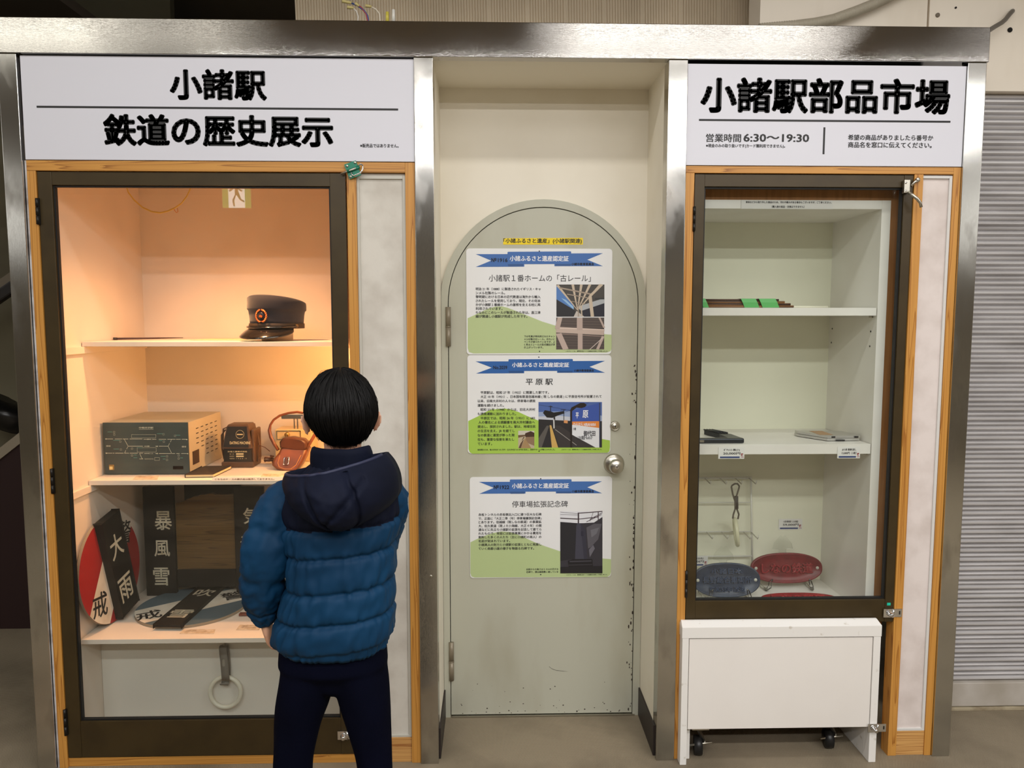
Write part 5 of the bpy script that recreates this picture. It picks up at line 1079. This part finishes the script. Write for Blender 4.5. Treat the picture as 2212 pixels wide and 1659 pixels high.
g = G(); p0 = atz(1676, 1262, ZFL); p1 = atz(1735, 1266, ZFL); g.box(p0.x, p1.x, p0.y - .05, p0.y - .03, ZFL + .0002, ZFL + .0008); 

# ------------------------------------------------------------------ white rolling cabinet
t = thing('rolling_cabinet', (.975, .15, 0), 'low white cabinet on casters standing under the narrow display case', 'cabinet')
FY = -.03; ZC = .4985
EDGE = M('white_chipped_laminate', (236, 234, 230), .4, col2=(206, 200, 190), nscale=30, lo=.66, hi=.74)
g = G(); g.box(.6345, 1.3140, FY, .0072, ZC - .050, ZC - .0125, 0, .001); g.add([(.6345, FY, ZC - .0125), (1.3140, FY, ZC - .0125), (1.3105, FY + .030, ZC), (.6380, FY + .030, ZC), (1.3105, .0072, ZC), (.6380, .0072, ZC), (1.3140, .0072, ZC - .0125), (.6345, .0072, ZC - .0125)], [(0, 1, 2, 3), (3, 2, 4, 5), (1, 6, 4, 2), (0, 3, 5, 7), (5, 4, 6, 7)]); obj('top_lip', g, EDGE, t)
g = G(); g.box(.6600, 1.3125, .0095, .40, .4250, .4480, 0, .001); obj('top_slab', g, EDGE, t)
for x0, x1, xr0 in ((.6360, .6580, .6600), (1.2880, 1.3125, 1.2880)):
    g = G(); g.box(x0, x1, FY + .001, .0065, 0.001, ZC - .0505, 0, .001); g.box(xr0, xr0 + .018, .0065, .40, 0.001, .4248, 0, .001); obj('side_panel', g, EDGE, t)
g = G(); g.box(.6605, 1.2855, FY + .003, .0045, .127, ZC - .054, 0, .001); dr = obj('door_panel', g, M('white_melamine_door', (236, 232, 227), .45, col2=(229, 224, 218), nscale=2), t); ROOT[dr.name] = ROOT[t.name]
cam_lock(1888, 1572, FY + .0, dr)
g = G(); g.box(.6790, 1.2875, .006, .40, .112, .127); g.box(.6790, 1.2875, .385, .40, .127, .4240); obj('carcass', g, M('raw_board', (150, 128, 98), .7), t)
for x, y in ((.715, .03), (1.19, .06), (.715, .32), (1.22, .32)):
    g = G(); g.box(x - .03, x + .03, y - .025, y + .025, .104, .112, 0, .001); g.prism([(x - .012, y - .012, .104), (x + .02, y - .02, .06), (x + .02, y + .012, .03), (x + .006, y + .012, .104)], (0, .002, 0)); g.tube([(x - .03, y, .036), (x + .045, y - .01, .052)], .004, 8)
    ca = obj('caster', g, SATIN, t); ROOT[ca.name] = ROOT[t.name]
    g = G(); g.tube([(x - .013, y + .008, .0335), (x + .013, y + .004, .0335)], .0325, 20); obj('wheel', g, BLACK, ca)

# ------------------------------------------------------------------ wires, conduit, pipe above the frame
ZTOP = ZT
t = thing('conduit', tuple(at(1800, 40, .27)), 'grey corrugated flexible conduit running along the cream wall over the fascia', 'conduit')
g = G(); pts = []; ctrl = [at(x, y, .255) for x, y in ((1640, 62), (1720, 55), (1760, 50), (1800, 42), (1850, 24), (1890, 8), (1915, -4), (1990, -40))]
dense = []
for i in range(len(ctrl) - 1):
    for k in range(60): dense.append(ctrl[i].lerp(ctrl[i + 1], k / 60))
rad = [.0165 + (.0016 if k % 4 < 2 else 0) for k in range(len(dense))]; g.tube(dense, rad, 14); obj('corrugated_hose', g, M('conduit_grey', (176, 168, 150), .5), t)
t = thing('grey_pipe', tuple(at(2160, 50, .24)), 'bent dark grey pipe leaving the cream wall above the right post', 'pipe')
g = G(); g.tube([at(x, y, d_) for x, y, d_ in ((2125, 70, .16), (2136, 66, .20), (2150, 57, .22), (2164, 49, .235), (2172, 42, .25), (2180, 32, .265), (2185, 26, .275), (2187, 24, .288))], .0078, 12); obj('pipe', g, M('pipe_grey', (104, 98, 90), .5), t)
wires = (('blue', (44, 66, 130), [(800, 46), (794, 34), (786, 22), (772, 12), (757, 6)], (742, 3)), ('white', (206, 200, 188), [(770, 50), (774, 36), (770, 24), (762, 17)], (753, 16)), ('red', (160, 34, 40), [(800, 44), (791, 30), (782, 18), (774, 12)], (770, 9)), ('cream', (214, 204, 184), [(822, 44), (820, 30), (812, 20), (800, 14)], (792, 13)))
for nm, cc, pts, tip in wires:
    a = at(*pts[0], .10); a.z = ZTOP + .001; b_ = [a] + [at(x, y, .10) for x, y in pts[1:]]
    t = thing('cut_wire', tuple(a), 'cut %s wire with a crimped cap standing up behind the fascia' % nm, 'wire', 'cut wires behind the fascia')
    g = G(); g.tube(b_, .0026, 8); obj('wire', g, M('wire_' + nm, cc, .4), t)
    p1 = at(*tip, .10); d_ = (p1 - b_[-1]).normalized(); g = G(); g.tube([b_[-1] - d_ * .004, b_[-1] + d_ * .006, p1, p1 + d_ * .004], [.004, .005, .005, .006], 8); obj('crimp_cap', g, M('clear_crimp', (196, 182, 120), .3), t)
for (x, y0, y1), nm, c1, c2 in (((836.5, 46, 26), 'short yellow capped', (226, 216, 190), (210, 196, 80)), ((850, 46, 21), 'short white capped dark', (40, 44, 60), (232, 230, 222))):
    a = at(x, y0, .10); a.z = ZTOP + .001; b_ = at(x, y1, .10); t = thing('cut_wire', tuple(a), nm + ' wire stub standing up behind the fascia', 'wire', 'cut wires behind the fascia')
    g = G(); g.tube([a, a.lerp(b_, .6)], .0028, 8); obj('wire', g, M('stub_' + nm[6:9], c1, .4), t)
    g = G(); g.tube([a.lerp(b_, .5), b_], [.006, .005], 8); obj('crimp_cap', g, M('stubcap_' + nm[6:9], c2, .4), t)

# ------------------------------------------------------------------ emergency exit sign across the hall (mirrored in the left pane)
mir = at(511, 418, .0295); dd = (mir - CAM); rf = Vector((dd.x, -dd.y, dd.z)); ex = mir + rf * (2.35)
t = thing('exit_sign', tuple(ex), 'green and white running man exit sign across the hall, mirrored in the left glass', 'sign')
hw = .16; g = G(); g.box(ex.x - hw, ex.x + hw, ex.y - .03, ex.y, ex.z - hw, ex.z + hw, 0, .004); obj('housing', g, M('exit_housing', (220, 220, 214), .5), t)
g = G(); g.add([(ex.x + hw * .95, ex.y + .001, ex.z - hw * .95), (ex.x - hw * .95, ex.y + .001, ex.z - hw * .95), (ex.x - hw * .95, ex.y + .001, ex.z + hw * .95), (ex.x + hw * .95, ex.y + .001, ex.z + hw * .95)], [(0, 1, 2, 3)]); obj('green_panel', g, M('exit_green', (70, 190, 90), .5, emit=3.0), t)
g = G(); e = lambda u, v, w: Vector((ex.x - u * hw, ex.y + w, ex.z + v * hw))
g.add([e(-.55, -.95, .002), e(.55, -.95, .002), e(.55, .95, .002), e(-.55, .95, .002)], [(3, 2, 1, 0)]); obj('white_panel', g, M('exit_white', (240, 250, 240), .5, emit=5.0), t)
g = G()
for pts in (((-.05, .45), (.12, .40), (.10, -.10), (-.18, -.02)), ((.0, .55), (.22, .55), (.22, .75), (.0, .75)), ((.10, .35), (.45, .10), (.52, .20), (.15, .48)), ((-.05, .42), (-.40, .20), (-.36, .10), (-.05, .30)), ((-.18, .0), (.02, -.08), (-.20, -.42), (-.50, -.60), (-.52, -.48), (-.30, -.36)), ((.0, -.05), (.12, -.10), (.30, -.45), (.22, -.85), (.12, -.82), (.16, -.46))):
    g.add([e(u, v, .003) for u, v in pts], [tuple(range(len(pts)))[::-1]])
obj('running_figure', g, M('exit_figure', (40, 150, 70), .5, emit=1.5), t)
# ------------------------------------------------------------------ the boy
BY = -0.62
SKIN = M('skin', (222, 172, 142), .5, col2=(208, 152, 124), nscale=10); HAIRM = M('black_hair', (8, 7, 7), .46, spec=.16, bump=.35, bscale=60, bstretch=(6, 6, .6))
NYL_B = M('blue_nylon', (7, 56, 90), .64, col2=(5, 45, 75), nscale=5, bump=.35, bscale=34, spec=.2)
NYL_N = M('navy_nylon', (17, 22, 40), .72, col2=(13, 17, 32), nscale=5, bump=.35, bscale=34, spec=.12)
PANT = M('navy_sweat_cloth', (9, 11, 27), .9, col2=(7, 9, 22), nscale=4, bump=.25, bscale=320, spec=.04)
boy = thing('person', (at(738, 1500, BY).x, BY, 0), 'child seen from behind in a blue hooded puffer jacket and navy trousers looking in', 'person')
def cr(a, b, c, d, t):       # Catmull-Rom on tuples
    return [0.5 * (2 * q + (r - p) * t + (2 * p - 5 * q + 4 * r - s) * t * t + (3 * q - p - 3 * r + s) * t ** 3) for p, q, r, s in zip(a, b, c, d)]
def spline(rows, n):
    rows = [list(r) for r in rows]; o = []; m = len(rows) - 1
    for i in range(n + 1):
        u = i / n * m; k = min(int(u), m - 1); o.append(cr(rows[max(k - 1, 0)], rows[k], rows[k + 1], rows[min(k + 2, m)], u - k))
    return o
def solid(g, vox, smooth, name, mat, parent, smf=.5):
    """join everything in g into one continuous skin"""
    me = bpy.data.meshes.new('tmp'); me.from_pydata([tuple(p) for p in g.v], [], g.f); me.update()
    o = bpy.data.objects.new('tmp', me); COL.objects.link(o)
    r = o.modifiers.new('r', 'REMESH'); r.mode = 'VOXEL'; r.voxel_size = vox
    s = o.modifiers.new('s', 'SMOOTH'); s.factor = smf; s.iterations = smooth
    bpy.context.view_layer.update()
    m2 = bpy.data.meshes.new_from_object(o.evaluated_get(bpy.context.evaluated_depsgraph_get()))
    q = G(); q.v = [tuple(v.co) for v in m2.vertices]; q.f = [tuple(p.vertices) for p in m2.polygons]; q.m = [0] * len(q.f); q.smooth = [True] * len(q.f)
    bpy.data.objects.remove(o); bpy.data.meshes.remove(me); bpy.data.meshes.remove(m2)
    return obj(name, q, mat, parent)
HA = math.radians(18); HC = Vector((at(736, 884, -.60).x, -.60, 1.288))
HF = Vector((-math.sin(HA), math.cos(HA), 0)); HR = Vector((math.cos(HA), math.sin(HA), 0)); HU = Vector((0, 0, 1))
HC0 = HC
def hd(x, y, z): return HC + HR * x + HF * y + HU * z
g = G(); rg = []                                        # head with brow, nose, lips, chin
for i in range(1, 36):
    ph = PI * i / 36; ring = []
    for k in range(48):
        th_ = 2 * PI * k / 48; x = .073 * math.sin(ph) * math.cos(th_); y = .088 * math.sin(ph) * math.sin(th_); z = .102 * math.cos(ph)
        t_ = max(0, -z / .102); front = max(0, y / .088)
        x *= 1 - .34 * t_ ** 1.6; y = y * (1 - .10 * t_) + .012 * t_ * (1 if y > 0 else -.2)
        e = lambda cx, cz, w, h: math.exp(-((x - cx) / w) ** 2 - ((z - cz) / h) ** 2) * (1 if y > 0 else 0)
        y += .016 * e(0, -.026, .010, .014) + .006 * e(0, -.008, .008, .020) - .007 * (e(.028, -.002, .015, .010) + e(-.028, -.002, .015, .010)) + .004 * (e(.028, -.045, .02, .02) + e(-.028, -.045, .02, .02)) + .005 * (e(0, -.052, .018, .004) + e(0, -.061, .016, .005)) - .003 * e(0, -.0565, .02, .002) + .005 * e(0, -.082, .018, .012) - .004 * e(0, -.070, .02, .006)
        ring.append(hd(x, y, z))
    rg.append(ring)
g.rings(rg)
for sg in (-1, 1):                                      # ears standing slightly off the head
    rg = []
    for i in range(1, 12):
        ph = PI * i / 12; ring = []
        for k in range(16):
            a = 2 * PI * k / 16; lx = .0055 * math.sin(ph) * math.cos(a); ly = .0175 * math.sin(ph) * math.sin(a) * (1 + .25 * math.cos(ph)); lz = .029 * math.cos(ph)
            ring.append(hd(sg * (.0845 + lx * 1.0 - ly * .62 + .004 * math.cos(ph)), -.012 + ly * .75 - lx * .3, -.022 + lz))
        rg.append(ring)
    g.rings(rg)
nk = at(738, 985, -.63)
g.tube([hd(0, -.020, -.04), hd(0, -.026, -.085), Vector((nk.x, -.628, 1.165)), Vector((nk.x, -.62, 1.13))], [.046, .044, .046, .052], 24)
tb = lambda y, xl, xr, d, Yc=BY: (at(xl, y, Yc).x, at(xr, y, Yc).x, at((xl + xr) / 2, y, Yc).z, d, Yc)
def ringz(x0, x1, z, d, Yc, n=40, ex=2.3):
    o = []
    for k in range(n):
        a = 2 * PI * k / n; c_, s_ = math.cos(a), math.sin(a)
        o.append(Vector(((x0 + x1) / 2 + (x1 - x0) / 2 * math.copysign(abs(c_) ** (2 / ex), c_), Yc + d * math.copysign(abs(s_) ** (2 / ex), s_), z)))
    return o
g.rings([ringz(*tb(y, a, b, d)) for y, a, b, d in ((1010, 690, 800, .05), (1045, 645, 835, .06), (1100, 645, 835, .075), (1200, 655, 825, .075), (1300, 655, 825, .07), (1380, 650, 830, .075), (1440, 655, 825, .07))])
AL = [(650, 1062, BY, .040), (604, 1120, -.635, .033), (588, 1190, -.65, .030), (575, 1255, -.635, .028), (573, 1302, -.60, .023), (573, 1336, -.59, .0185)]
AR = [(830, 1062, BY, .040), (836, 1108, -.588, .027), (827, 1148, -.535, .024), (812, 1174, -.47, .022), (797, 1176, -.42, .020), (785, 1167, -.375, .018), (778, 1160, -.345, .018)]
for A in (AL, AR): g.tube([at(x, y, Y) for x, y, Y, r in A], [r for *_, r in A], 20)
LL = [(668, 1440, BY, .052), (655, 1520, BY, .045), (636, 1660, BY, .034), (632, 1850, BY, .031), (632, 2000, BY + .01, .028)]
LR = [(782, 1440, BY, .052), (795, 1520, BY, .045), (810, 1660, BY, .034), (815, 1850, BY, .031), (816, 2000, BY + .01, .028)]
for A in (LL, LR):
    p = [at(x, y, Y) for x, y, Y, r in A]; q = p[-1].copy(); q.z = .055; g.tube(p + [q, q + Vector((0, .03, -.012)), q + Vector((0, .085, -.030))], [r for *_, r in A] + [.024, .020, .016], 20)
def hand(W, d, n, s, curl, sc=.78):
    d = d.normalized(); s = (s - d * s.dot(d)).normalized(); n = s.cross(d) if s.cross(d).dot(n) > 0 else d.cross(s)
    P = lambda u, v, w: W + (d * u + s * v + n * w) * sc
    rg = []
    for u, wd, th_ in ((-.015, .024, .018), (.01, .030, .018), (.04, .039, .016), (.07, .041, .014), (.088, .036, .011)):
        rg.append([P(u, wd * math.cos(2 * PI * k / 20), th_ * math.sin(2 * PI * k / 20)) for k in range(20)])
    g.rings(rg)
    for j, (v, ln, c_) in enumerate(((.030, .068, .8), (.010, .076, 1.0), (-.010, .070, 1.15), (-.029, .055, 1.3))):
        p = Vector((.078, v, 0)); an = .25 * curl * c_; pts = [P(.060, v * .95, 0), P(*p)]
        for f in (.42, .32, .26):
            p = p + Vector((math.cos(an), v * .8, -math.sin(an))) * ln * f; pts.append(P(*p)); an += .62 * curl * c_
        g.tube(pts, [r * sc for r in (.0098, .0098, .0090, .0082, .0062)], 12)
    p0 = (.018, .026, -.004); g.tube([P(.0, .012, -.002), P(*p0), P(.045, .048, -.014), P(.070, .054, -.024), P(.086, .050, -.032)], [r * sc for r in (.014, .0135, .0105, .0095, .0070)], 12)
wl = at(572, 1335, -.592); hand(wl, Vector((.10, .34, -.93)), Vector((-1, -.25, -.1)), Vector((-.15, .9, .40)), 1.0)
wr_ = at(777, 1159, -.342); hand(wr_, Vector((-.45, .72, .35)), Vector((.5, .3, -.4)), Vector((-.3, -.2, .9)), 1.0)
bodyo = solid(g, .0038, 3, 'body', SKIN, boy)
for sg in (-1, 1):
    g = G(); c = hd(sg * .028, .0745, -.003); rg = []
    for i in range(1, 12):
        ph = PI * i / 12; rg.append([c + HF * (.0085 * math.cos(ph)) + (HR * math.cos(2 * PI * k / 20) + HU * math.sin(2 * PI * k / 20) * .62) * (.0125 * math.sin(ph)) for k in range(20)])
    g.rings(rg, fm=lambda i, k: 1 if i < 3 else 0); obj('eye', g, [M('eye_white', (232, 228, 222), .3), M('iris_dark', (30, 20, 16), .2)], boy)
    g = G(); g.tube([hd(sg * (.013 + .0085 * q), .0865 - .0016 * q * q * .9, .016 + .0018 * math.sin(PI * q / 4)) for q in range(5)], [.0016, .0026, .0026, .0022, .001], 8); obj('eyebrow', g, HAIRM, boy)
g = G(); g.tube([hd(x, .0925 - 14 * x * x, -.0566 + 2 * x * x) for x in (-.019, -.012, -.004, .004, .012, .019)], [.0008, .0024, .0030, .0030, .0024, .0008], 8); obj('lips', g, M('lips', (186, 106, 96), .45), boy)

# hair
NU, NV = 120, 34
def hair_pt(u, v, off=0.0):
    c_, s_ = math.cos(u), math.sin(u)                    # s_ > 0 is the face side
    bk = max(0, -s_); fr_ = max(0, s_)
    pe = math.radians(96 + 33 * bk ** .8 - 22 * fr_ ** .7 - 13 * math.exp(-((abs(c_) - 1) / .07) ** 2))
    ph = pe * v
    st = .0016 * mnoise.noise(Vector((c_ * 9 + 3 * math.sin(v * 2), s_ * 9, v * 1.4))) + .0009 * mnoise.noise(Vector((c_ * 34, s_ * 34, v * 2.2)))
    r = 1 + (off + st) / .09
    low = max(0, math.cos(PI - ph)) if ph > PI / 2 else 0
    return hd(.0885 * r * math.sin(ph) * c_ * (1 - .34 * low), (.104 * r * math.sin(ph) * s_ - .006) * (1 - .16 * low), .113 * r * math.cos(ph) - .004 + .002 * math.sin(3 * u))
g = G(); rg = [[hair_pt(2 * PI * k / NU, max(.012, i / NV)) for k in range(NU)] for i in range(NV + 1)]
rg += [[hair_pt(2 * PI * k / NU, 1.0, -.008) for k in range(NU)], [hair_pt(2 * PI * k / NU, .85, -.016) for k in range(NU)], [hair_pt(2 * PI * k / NU, .4, -.018) for k in range(NU)]]
g.rings(rg); rr = random.Random(9)
for i in range(760):                                     # locks combed down from the crown
    u = rr.uniform(0, 2 * PI); v0 = rr.random() ** .7 * .62; v1 = min(1.0 + rr.uniform(-.05, .045), v0 + rr.uniform(.35, .75)); du = rr.uniform(-.10, .10) + .10; w = rr.uniform(.010, .024); oo = rr.uniform(.0008, .0030)
    L = []; Rr_ = []; n = 9
    for k in range(n + 1):
        t_ = k / n; v = v0 + (v1 - v0) * t_; uu = u + du * t_ + .02 * math.sin(5 * t_ + i); ww = w * math.sin(PI * min(1, .12 + .88 * (1 - t_)) ) ** .6 * (1 - .65 * t_) / max(.35, math.sin(min(v, .9) * 1.6))
        of = oo * math.sin(PI * (.05 + .90 * t_)); L.append(hair_pt(uu - ww, v, of)); Rr_.append(hair_pt(uu + ww, v, of))
    mid = [a.lerp(b, .5) + (a.lerp(b, .5) - HC).normalized() * .0011 for a, b in zip(L, Rr_)]
    m = n + 1; g.add(L + mid + Rr_, [(k, k + 1, m + k + 1, m + k) for k in range(n)] + [(m + k, m + k + 1, 2 * m + k + 1, 2 * m + k) for k in range(n)], 0, True)
for i in range(10):                                      # a few stray hairs
    u = rr.uniform(2.2, 3.6); v = rr.uniform(.1, .3); p = [hair_pt(u + .12 * k, v + .09 * k, .004 * math.sin(PI * k / 4) * rr.uniform(.5, 2)) for k in range(5)]; g.tube(p, .0004, 4)
obj('hair', g, HAIRM, boy, label='short straight black hair')

# jacket body with quilted chambers
ROWS = [tb(996, 684, 812, .062, -.625), tb(1016, 655, 838, .080, -.622), tb(1040, 632, 856, .094, BY), tb(1075, 616, 864, .106, BY), tb(1120, 616, 862, .112, BY), tb(1165, 622, 854, .114, BY), tb(1215, 626, 850, .116, BY), tb(1270, 622, 848, .120, BY), tb(1320, 608, 848, .122, BY), tb(1360, 597, 846, .120, BY), tb(1386, 600, 841, .114, BY)]
zs_ = [at(735, y, -.742).z for y in (1150, 1213, 1290, 1357, 1424)]
NL, NT = 150, 160
lev = spline(ROWS, NL); ztop = lev[0][2]
hem = zs_[-1]
def seam_d(z, a):
    zz = z - .010 * math.cos(a) * 1.0                    # chambers rise a little towards the right
    zz += .004 * mnoise.noise(Vector((math.cos(a) * 3, math.sin(a) * 3, z * 3)))
    if zz > zs_[0]: return None, zz - zs_[0]
    for i in range(4):
        if zz > zs_[i + 1]:
            t_ = (zs_[i] - zz) / (zs_[i] - zs_[i + 1]); return t_, min(zz - zs_[i + 1], zs_[i] - zz)
    return 1.0, 0
g = G(); rg = []
for x0, x1, z, d, Yc in lev:
    k_ = (z - ztop) / (lev[-1][2] - ztop); z = ztop + (hem - ztop) * k_ if False else z
    ring = ringz(x0, x1, z, d, Yc, NT, 2.35); c = Vector(((x0 + x1) / 2, Yc, z)); o = []
    for k, p in enumerate(ring):
        a = 2 * PI * k / NT; nrm = Vector((math.cos(a), math.sin(a), 0)); t_, ds = seam_d(z, a)
        if t_ is None: e = -.006 * math.exp(-(ds / .008) ** 2) + .002
        else: e = .0068 * (1 - abs(2 * t_ - 1.0) ** 3.2) - .0055 * math.exp(-(ds / .006) ** 2)
        wr2 = mnoise.noise(Vector((math.cos(a) * 9, math.sin(a) * 9, z * 10))) * .0035 + mnoise.noise(Vector((math.cos(a) * 26 + z * 9, math.sin(a) * 26, z * 14))) * (.0018 + .0050 * math.exp(-(ds / .014) ** 2))
        diag = mnoise.noise(Vector((math.cos(a) * 5 + z * 16, z * 22 - math.cos(a) * 7, 3.1))) * .0062
        side = math.exp(-((math.cos(a) + .70) / .035) ** 2) * (math.sin(a) < 0) * (t_ is not None); diag -= .0055 * side * (1 + .6 * mnoise.noise(Vector((z * 30, 1, 2))))
        o.append(p + nrm * (e + wr2 + diag))
    rg.append(o)
rg.append([p + (Vector(((lev[-1][0] + lev[-1][1]) / 2, BY, p.z)) - p) * .05 + Vector((0, 0, -.008)) for p in rg[-1]])
rg.append([p + (Vector(((lev[-1][0] + lev[-1][1]) / 2, BY, p.z)) - p) * .12 + Vector((0, 0, .004)) for p in rg[-1]])
def zone(i, k):
    z = lev[min(i, NL)][2]; t_, _ = seam_d(z, 2 * PI * k / NT); return 1 if t_ is None else 0
g.rings(rg, fm=zone); jk = obj('jacket', g, [NYL_B, NYL_N], boy, label='blue puffer jacket with navy yoke'); ROOT[jk.name] = ROOT[boy.name]
def sleeve(rows, seams, name='sleeve'):
    rows = [tuple(at(x, y, Y)) + (r,) for x, y, Y, r in rows]; n = 84; sp = spline(rows, n); g = G(); rg = []; prev = None; NS = 56
    for i, (x, y, z, r) in enumerate(sp):
        p = Vector((x, y, z)); q = Vector(sp[min(i + 1, n)][:3]) - Vector(sp[max(i - 1, 0)][:3]); q.normalize()
        u = Vector((1, 0, 0)) if prev is None else prev
        u = (u - q * u.dot(q)).normalized(); prev = u; w = q.cross(u); t_ = i / n
        ds = min(abs(t_ - s) for s in seams); ring = []
        for k in range(NS):
            a = 2 * PI * k / NS; dv = u * math.cos(a) + w * math.sin(a)
            e = .0040 - .0070 * math.exp(-(ds / .020) ** 2) + .0065 * mnoise.noise(p * 20 + dv * 2.4) + .0038 * mnoise.noise(Vector((p.x * 40, p.y * 40, p.z * 75)) + dv * 5)
            ring.append(p + dv * (r + e * min(1, (1 - t_) * 9 + .15)))
        rg.append(ring)
    p = Vector(sp[-1][:3]); rg.append([p + (v - p) * .80 for v in rg[-1]]); q = Vector(sp[-4][:3]); rg.append([q + (v - p) * .9 for v in rg[-1]])
    g.rings(rg); return obj(name, g, NYL_B, jk)
sleeve([(652, 1056, -.615, .030), (622, 1082, -.62, .052), (594, 1128, -.635, .0560), (580, 1180, -.648, .0590), (571, 1235, -.645, .0530), (566, 1275, -.625, .0480), (568, 1308, -.605, .0400), (571, 1331, -.595, .0280), (572, 1340, -.590, .0245)], (.30, .52, .76))
sleeve([(820, 1050, -.62, .034), (834, 1074, -.612, .046), (834, 1112, -.588, .0470), (826, 1150, -.535, .0460), (812, 1176, -.47, .0440), (798, 1178, -.42, .0380), (786, 1168, -.375, .0285), (780, 1162, -.358, .0235)], (.36, .62, .82))
# hood lying on the back
LV = [(0.00, 612, 1024, 836, 980, -.795), (.16, 609, 1040, 852, 1000, -.832), (.36, 616, 1062, 864, 1030, -.850), (.58, 630, 1086, 864, 1064, -.848), (.78, 655, 1106, 846, 1090, -.830), (.92, 690, 1121, 815, 1110, -.802), (1.0, 722, 1128, 782, 1122, -.770)]
sp = spline([l[1:] for l in LV], 46); g = G(); rg = []; NB = 72
def hood_ring(l, s, f=1.0, drop=0.0):
    xl, yl, xr, yr, bu = l; o = []
    for k in range(NB + 1):
        t_ = k / NB; x = xl + (xr - xl) * (.5 + (t_ - .5) * f); y = yl + (yr - yl) * t_; side = -.655
        b_ = (abs(math.sin(PI * t_)) ** .52) * f
        cre = .016 * math.exp(-((t_ - (.30 + .10 * s)) / .022) ** 2) * min(1, s * 3) * (s < .8) + .016 * math.exp(-((t_ - (.66 + .10 * s)) / .020) ** 2) * (s > .05) + .011 * math.exp(-((s - (.74 - .50 * (t_ - .34) / .42)) / .040) ** 2) * (.36 < t_ < .80)
        cre += .009 * mnoise.noise(Vector((t_ * 5, s * 4, 1.7))) + .004 * mnoise.noise(Vector((t_ * 15, s * 10, 4.2)))
        Y = side + (bu - side) * b_ + cre * b_
        p = at(x, y, BY - .06); o.append(Vector((p.x * (1) + 0, Y, p.z - drop)))
    m = 20
    for k in range(1, m):
        t_ = 1 - k / m; a, b = o[0], o[NB]; o.append(a.lerp(b, t_) + Vector((0, .02 * math.sin(PI * t_), 0)))
    return o
rg.append(hood_ring(sp[0], 0, .55, .035)); rg.append(hood_ring(sp[0], 0, .80, .030)); rg.append(hood_ring(sp[0], 0, .93, .006)); rg.append(hood_ring(sp[0], 0, .96, .0))
for i, l in enumerate(sp): rg.append(hood_ring(l, i / 46))
g.rings(rg); hdo = obj('hood', g, NYL_N, jk, label='navy hood hanging down the back'); ROOT[hdo.name] = ROOT[boy.name]
g = G(); rim = hood_ring(sp[0], 0, .97)[2:NB - 1]; g.tube([p + Vector((0, -.001, .001)) for p in rim], .0042, 8); obj('hood_rim', g, M('navy_binding', (30, 36, 64), .6), hdo)
g = G(); rg = []
for y, xl, xr, d, Yc in ((1008, 672, 810, .064, -.628), (992, 671, 807, .062, -.630), (975, 672, 804, .060, -.632), (964, 675, 800, .057, -.634), (962, 679, 796, .054, -.634), (966, 683, 792, .050, -.633), (990, 684, 791, .050, -.63)):
    r_ = ringz(*tb(y, xl, xr, d, Yc), 64, 2.1); rg.append([p + Vector((0, 0, -.022 * max(0, (p.y - Yc) / d) + .003 * mnoise.noise(p * 30))) + Vector((0, .003 * mnoise.noise(p * 26), 0)) for p in r_])
g.rings(rg, cap=False); obj('collar', g, NYL_N, jk)

# trousers and shoes
g = G()
g.rings([ringz(*tb(y, a, b, d), 40, 2.4) for y, a, b, d in ((1340, 628, 828, .082), (1390, 606, 834, .090), (1430, 603, 838, .092), (1452, 645, 796, .070), (1474, 682, 766, .060), (1488, 706, 742, .045))])
def leg(rows):
    sp_ = spline([tuple(at(x, y, Y)) + (r,) for x, y, Y, r in rows], 40); rg = []
    for i, (x, y, z, r) in enumerate(sp_):
        rg.append([Vector((x + r * math.cos(2 * PI * k / 32), y + r * 1.12 * math.sin(2 * PI * k / 32), z)) + Vector((math.cos(2 * PI * k / 32), math.sin(2 * PI * k / 32), 0)) * (.005 * mnoise.noise(Vector((x * 9 + math.cos(2 * PI * k / 32) * 1.6, math.sin(2 * PI * k / 32) * 1.6, z * 9)))) for k in range(32)])
    g.rings(rg)
leg([(680, 1365, BY, .058), (670, 1415, BY, .0665), (662, 1470, BY, .068), (653, 1520, BY, .0645), (644, 1565, BY, .0570), (636, 1625, BY, .0505), (632, 1700, BY, .0480), (632, 1850, BY + .01, .0480), (632, 1990, BY + .01, .046), (632, 2075, BY + .01, .044)])
leg([(766, 1365, BY, .056), (775, 1415, BY, .0650), (783, 1470, BY, .0665), (791, 1520, BY, .0635), (798, 1565, BY, .0565), (806, 1625, BY, .0480), (812, 1700, BY, .0450), (815, 1850, BY + .01, .0460), (816, 1990, BY + .01, .045), (816, 2075, BY + .01, .043)])
solid(g, .005, 16, 'trousers', PANT, boy)
for px in (632, 816):
    c = at(px, 2000, BY + .01); c.z = 0; g = G(); rg = []; o = 0
    for u, w, h in ((-.075, .020, .045), (-.068, .030, .062), (-.03, .034, .075), (.02, .037, .070), (.07, .041, .048), (.105, .036, .036), (.122, .018, .024)):
        rg.append([c + Vector((w * math.copysign(abs(math.cos(a)) ** .7, math.cos(a)), u, .012 + (h - .012) * (.5 + .5 * math.copysign(abs(math.sin(a)) ** .7, math.sin(a))))) for a in [2 * PI * k / 24 for k in range(24)]])
    g.rings(rg); sh = obj('shoe', g, M('dark_sneaker', (52, 56, 66), .6), boy); ROOT[sh.name] = ROOT[boy.name]
    g = G(); rg = [[c + Vector((x * f, y * (1 if y < 0 else f), z)) for x, y in [(.042 * math.copysign(abs(math.cos(a)) ** .6, math.cos(a)), .022 + .103 * math.sin(a)) for a in [2 * PI * k / 28 for k in range(28)]]] for f, z in ((.96, .0), (1.0, .004), (1.0, .014), (.97, .017))]
    g.rings(rg); obj('sole', g, M('white_sole', (214, 212, 206), .6), sh)
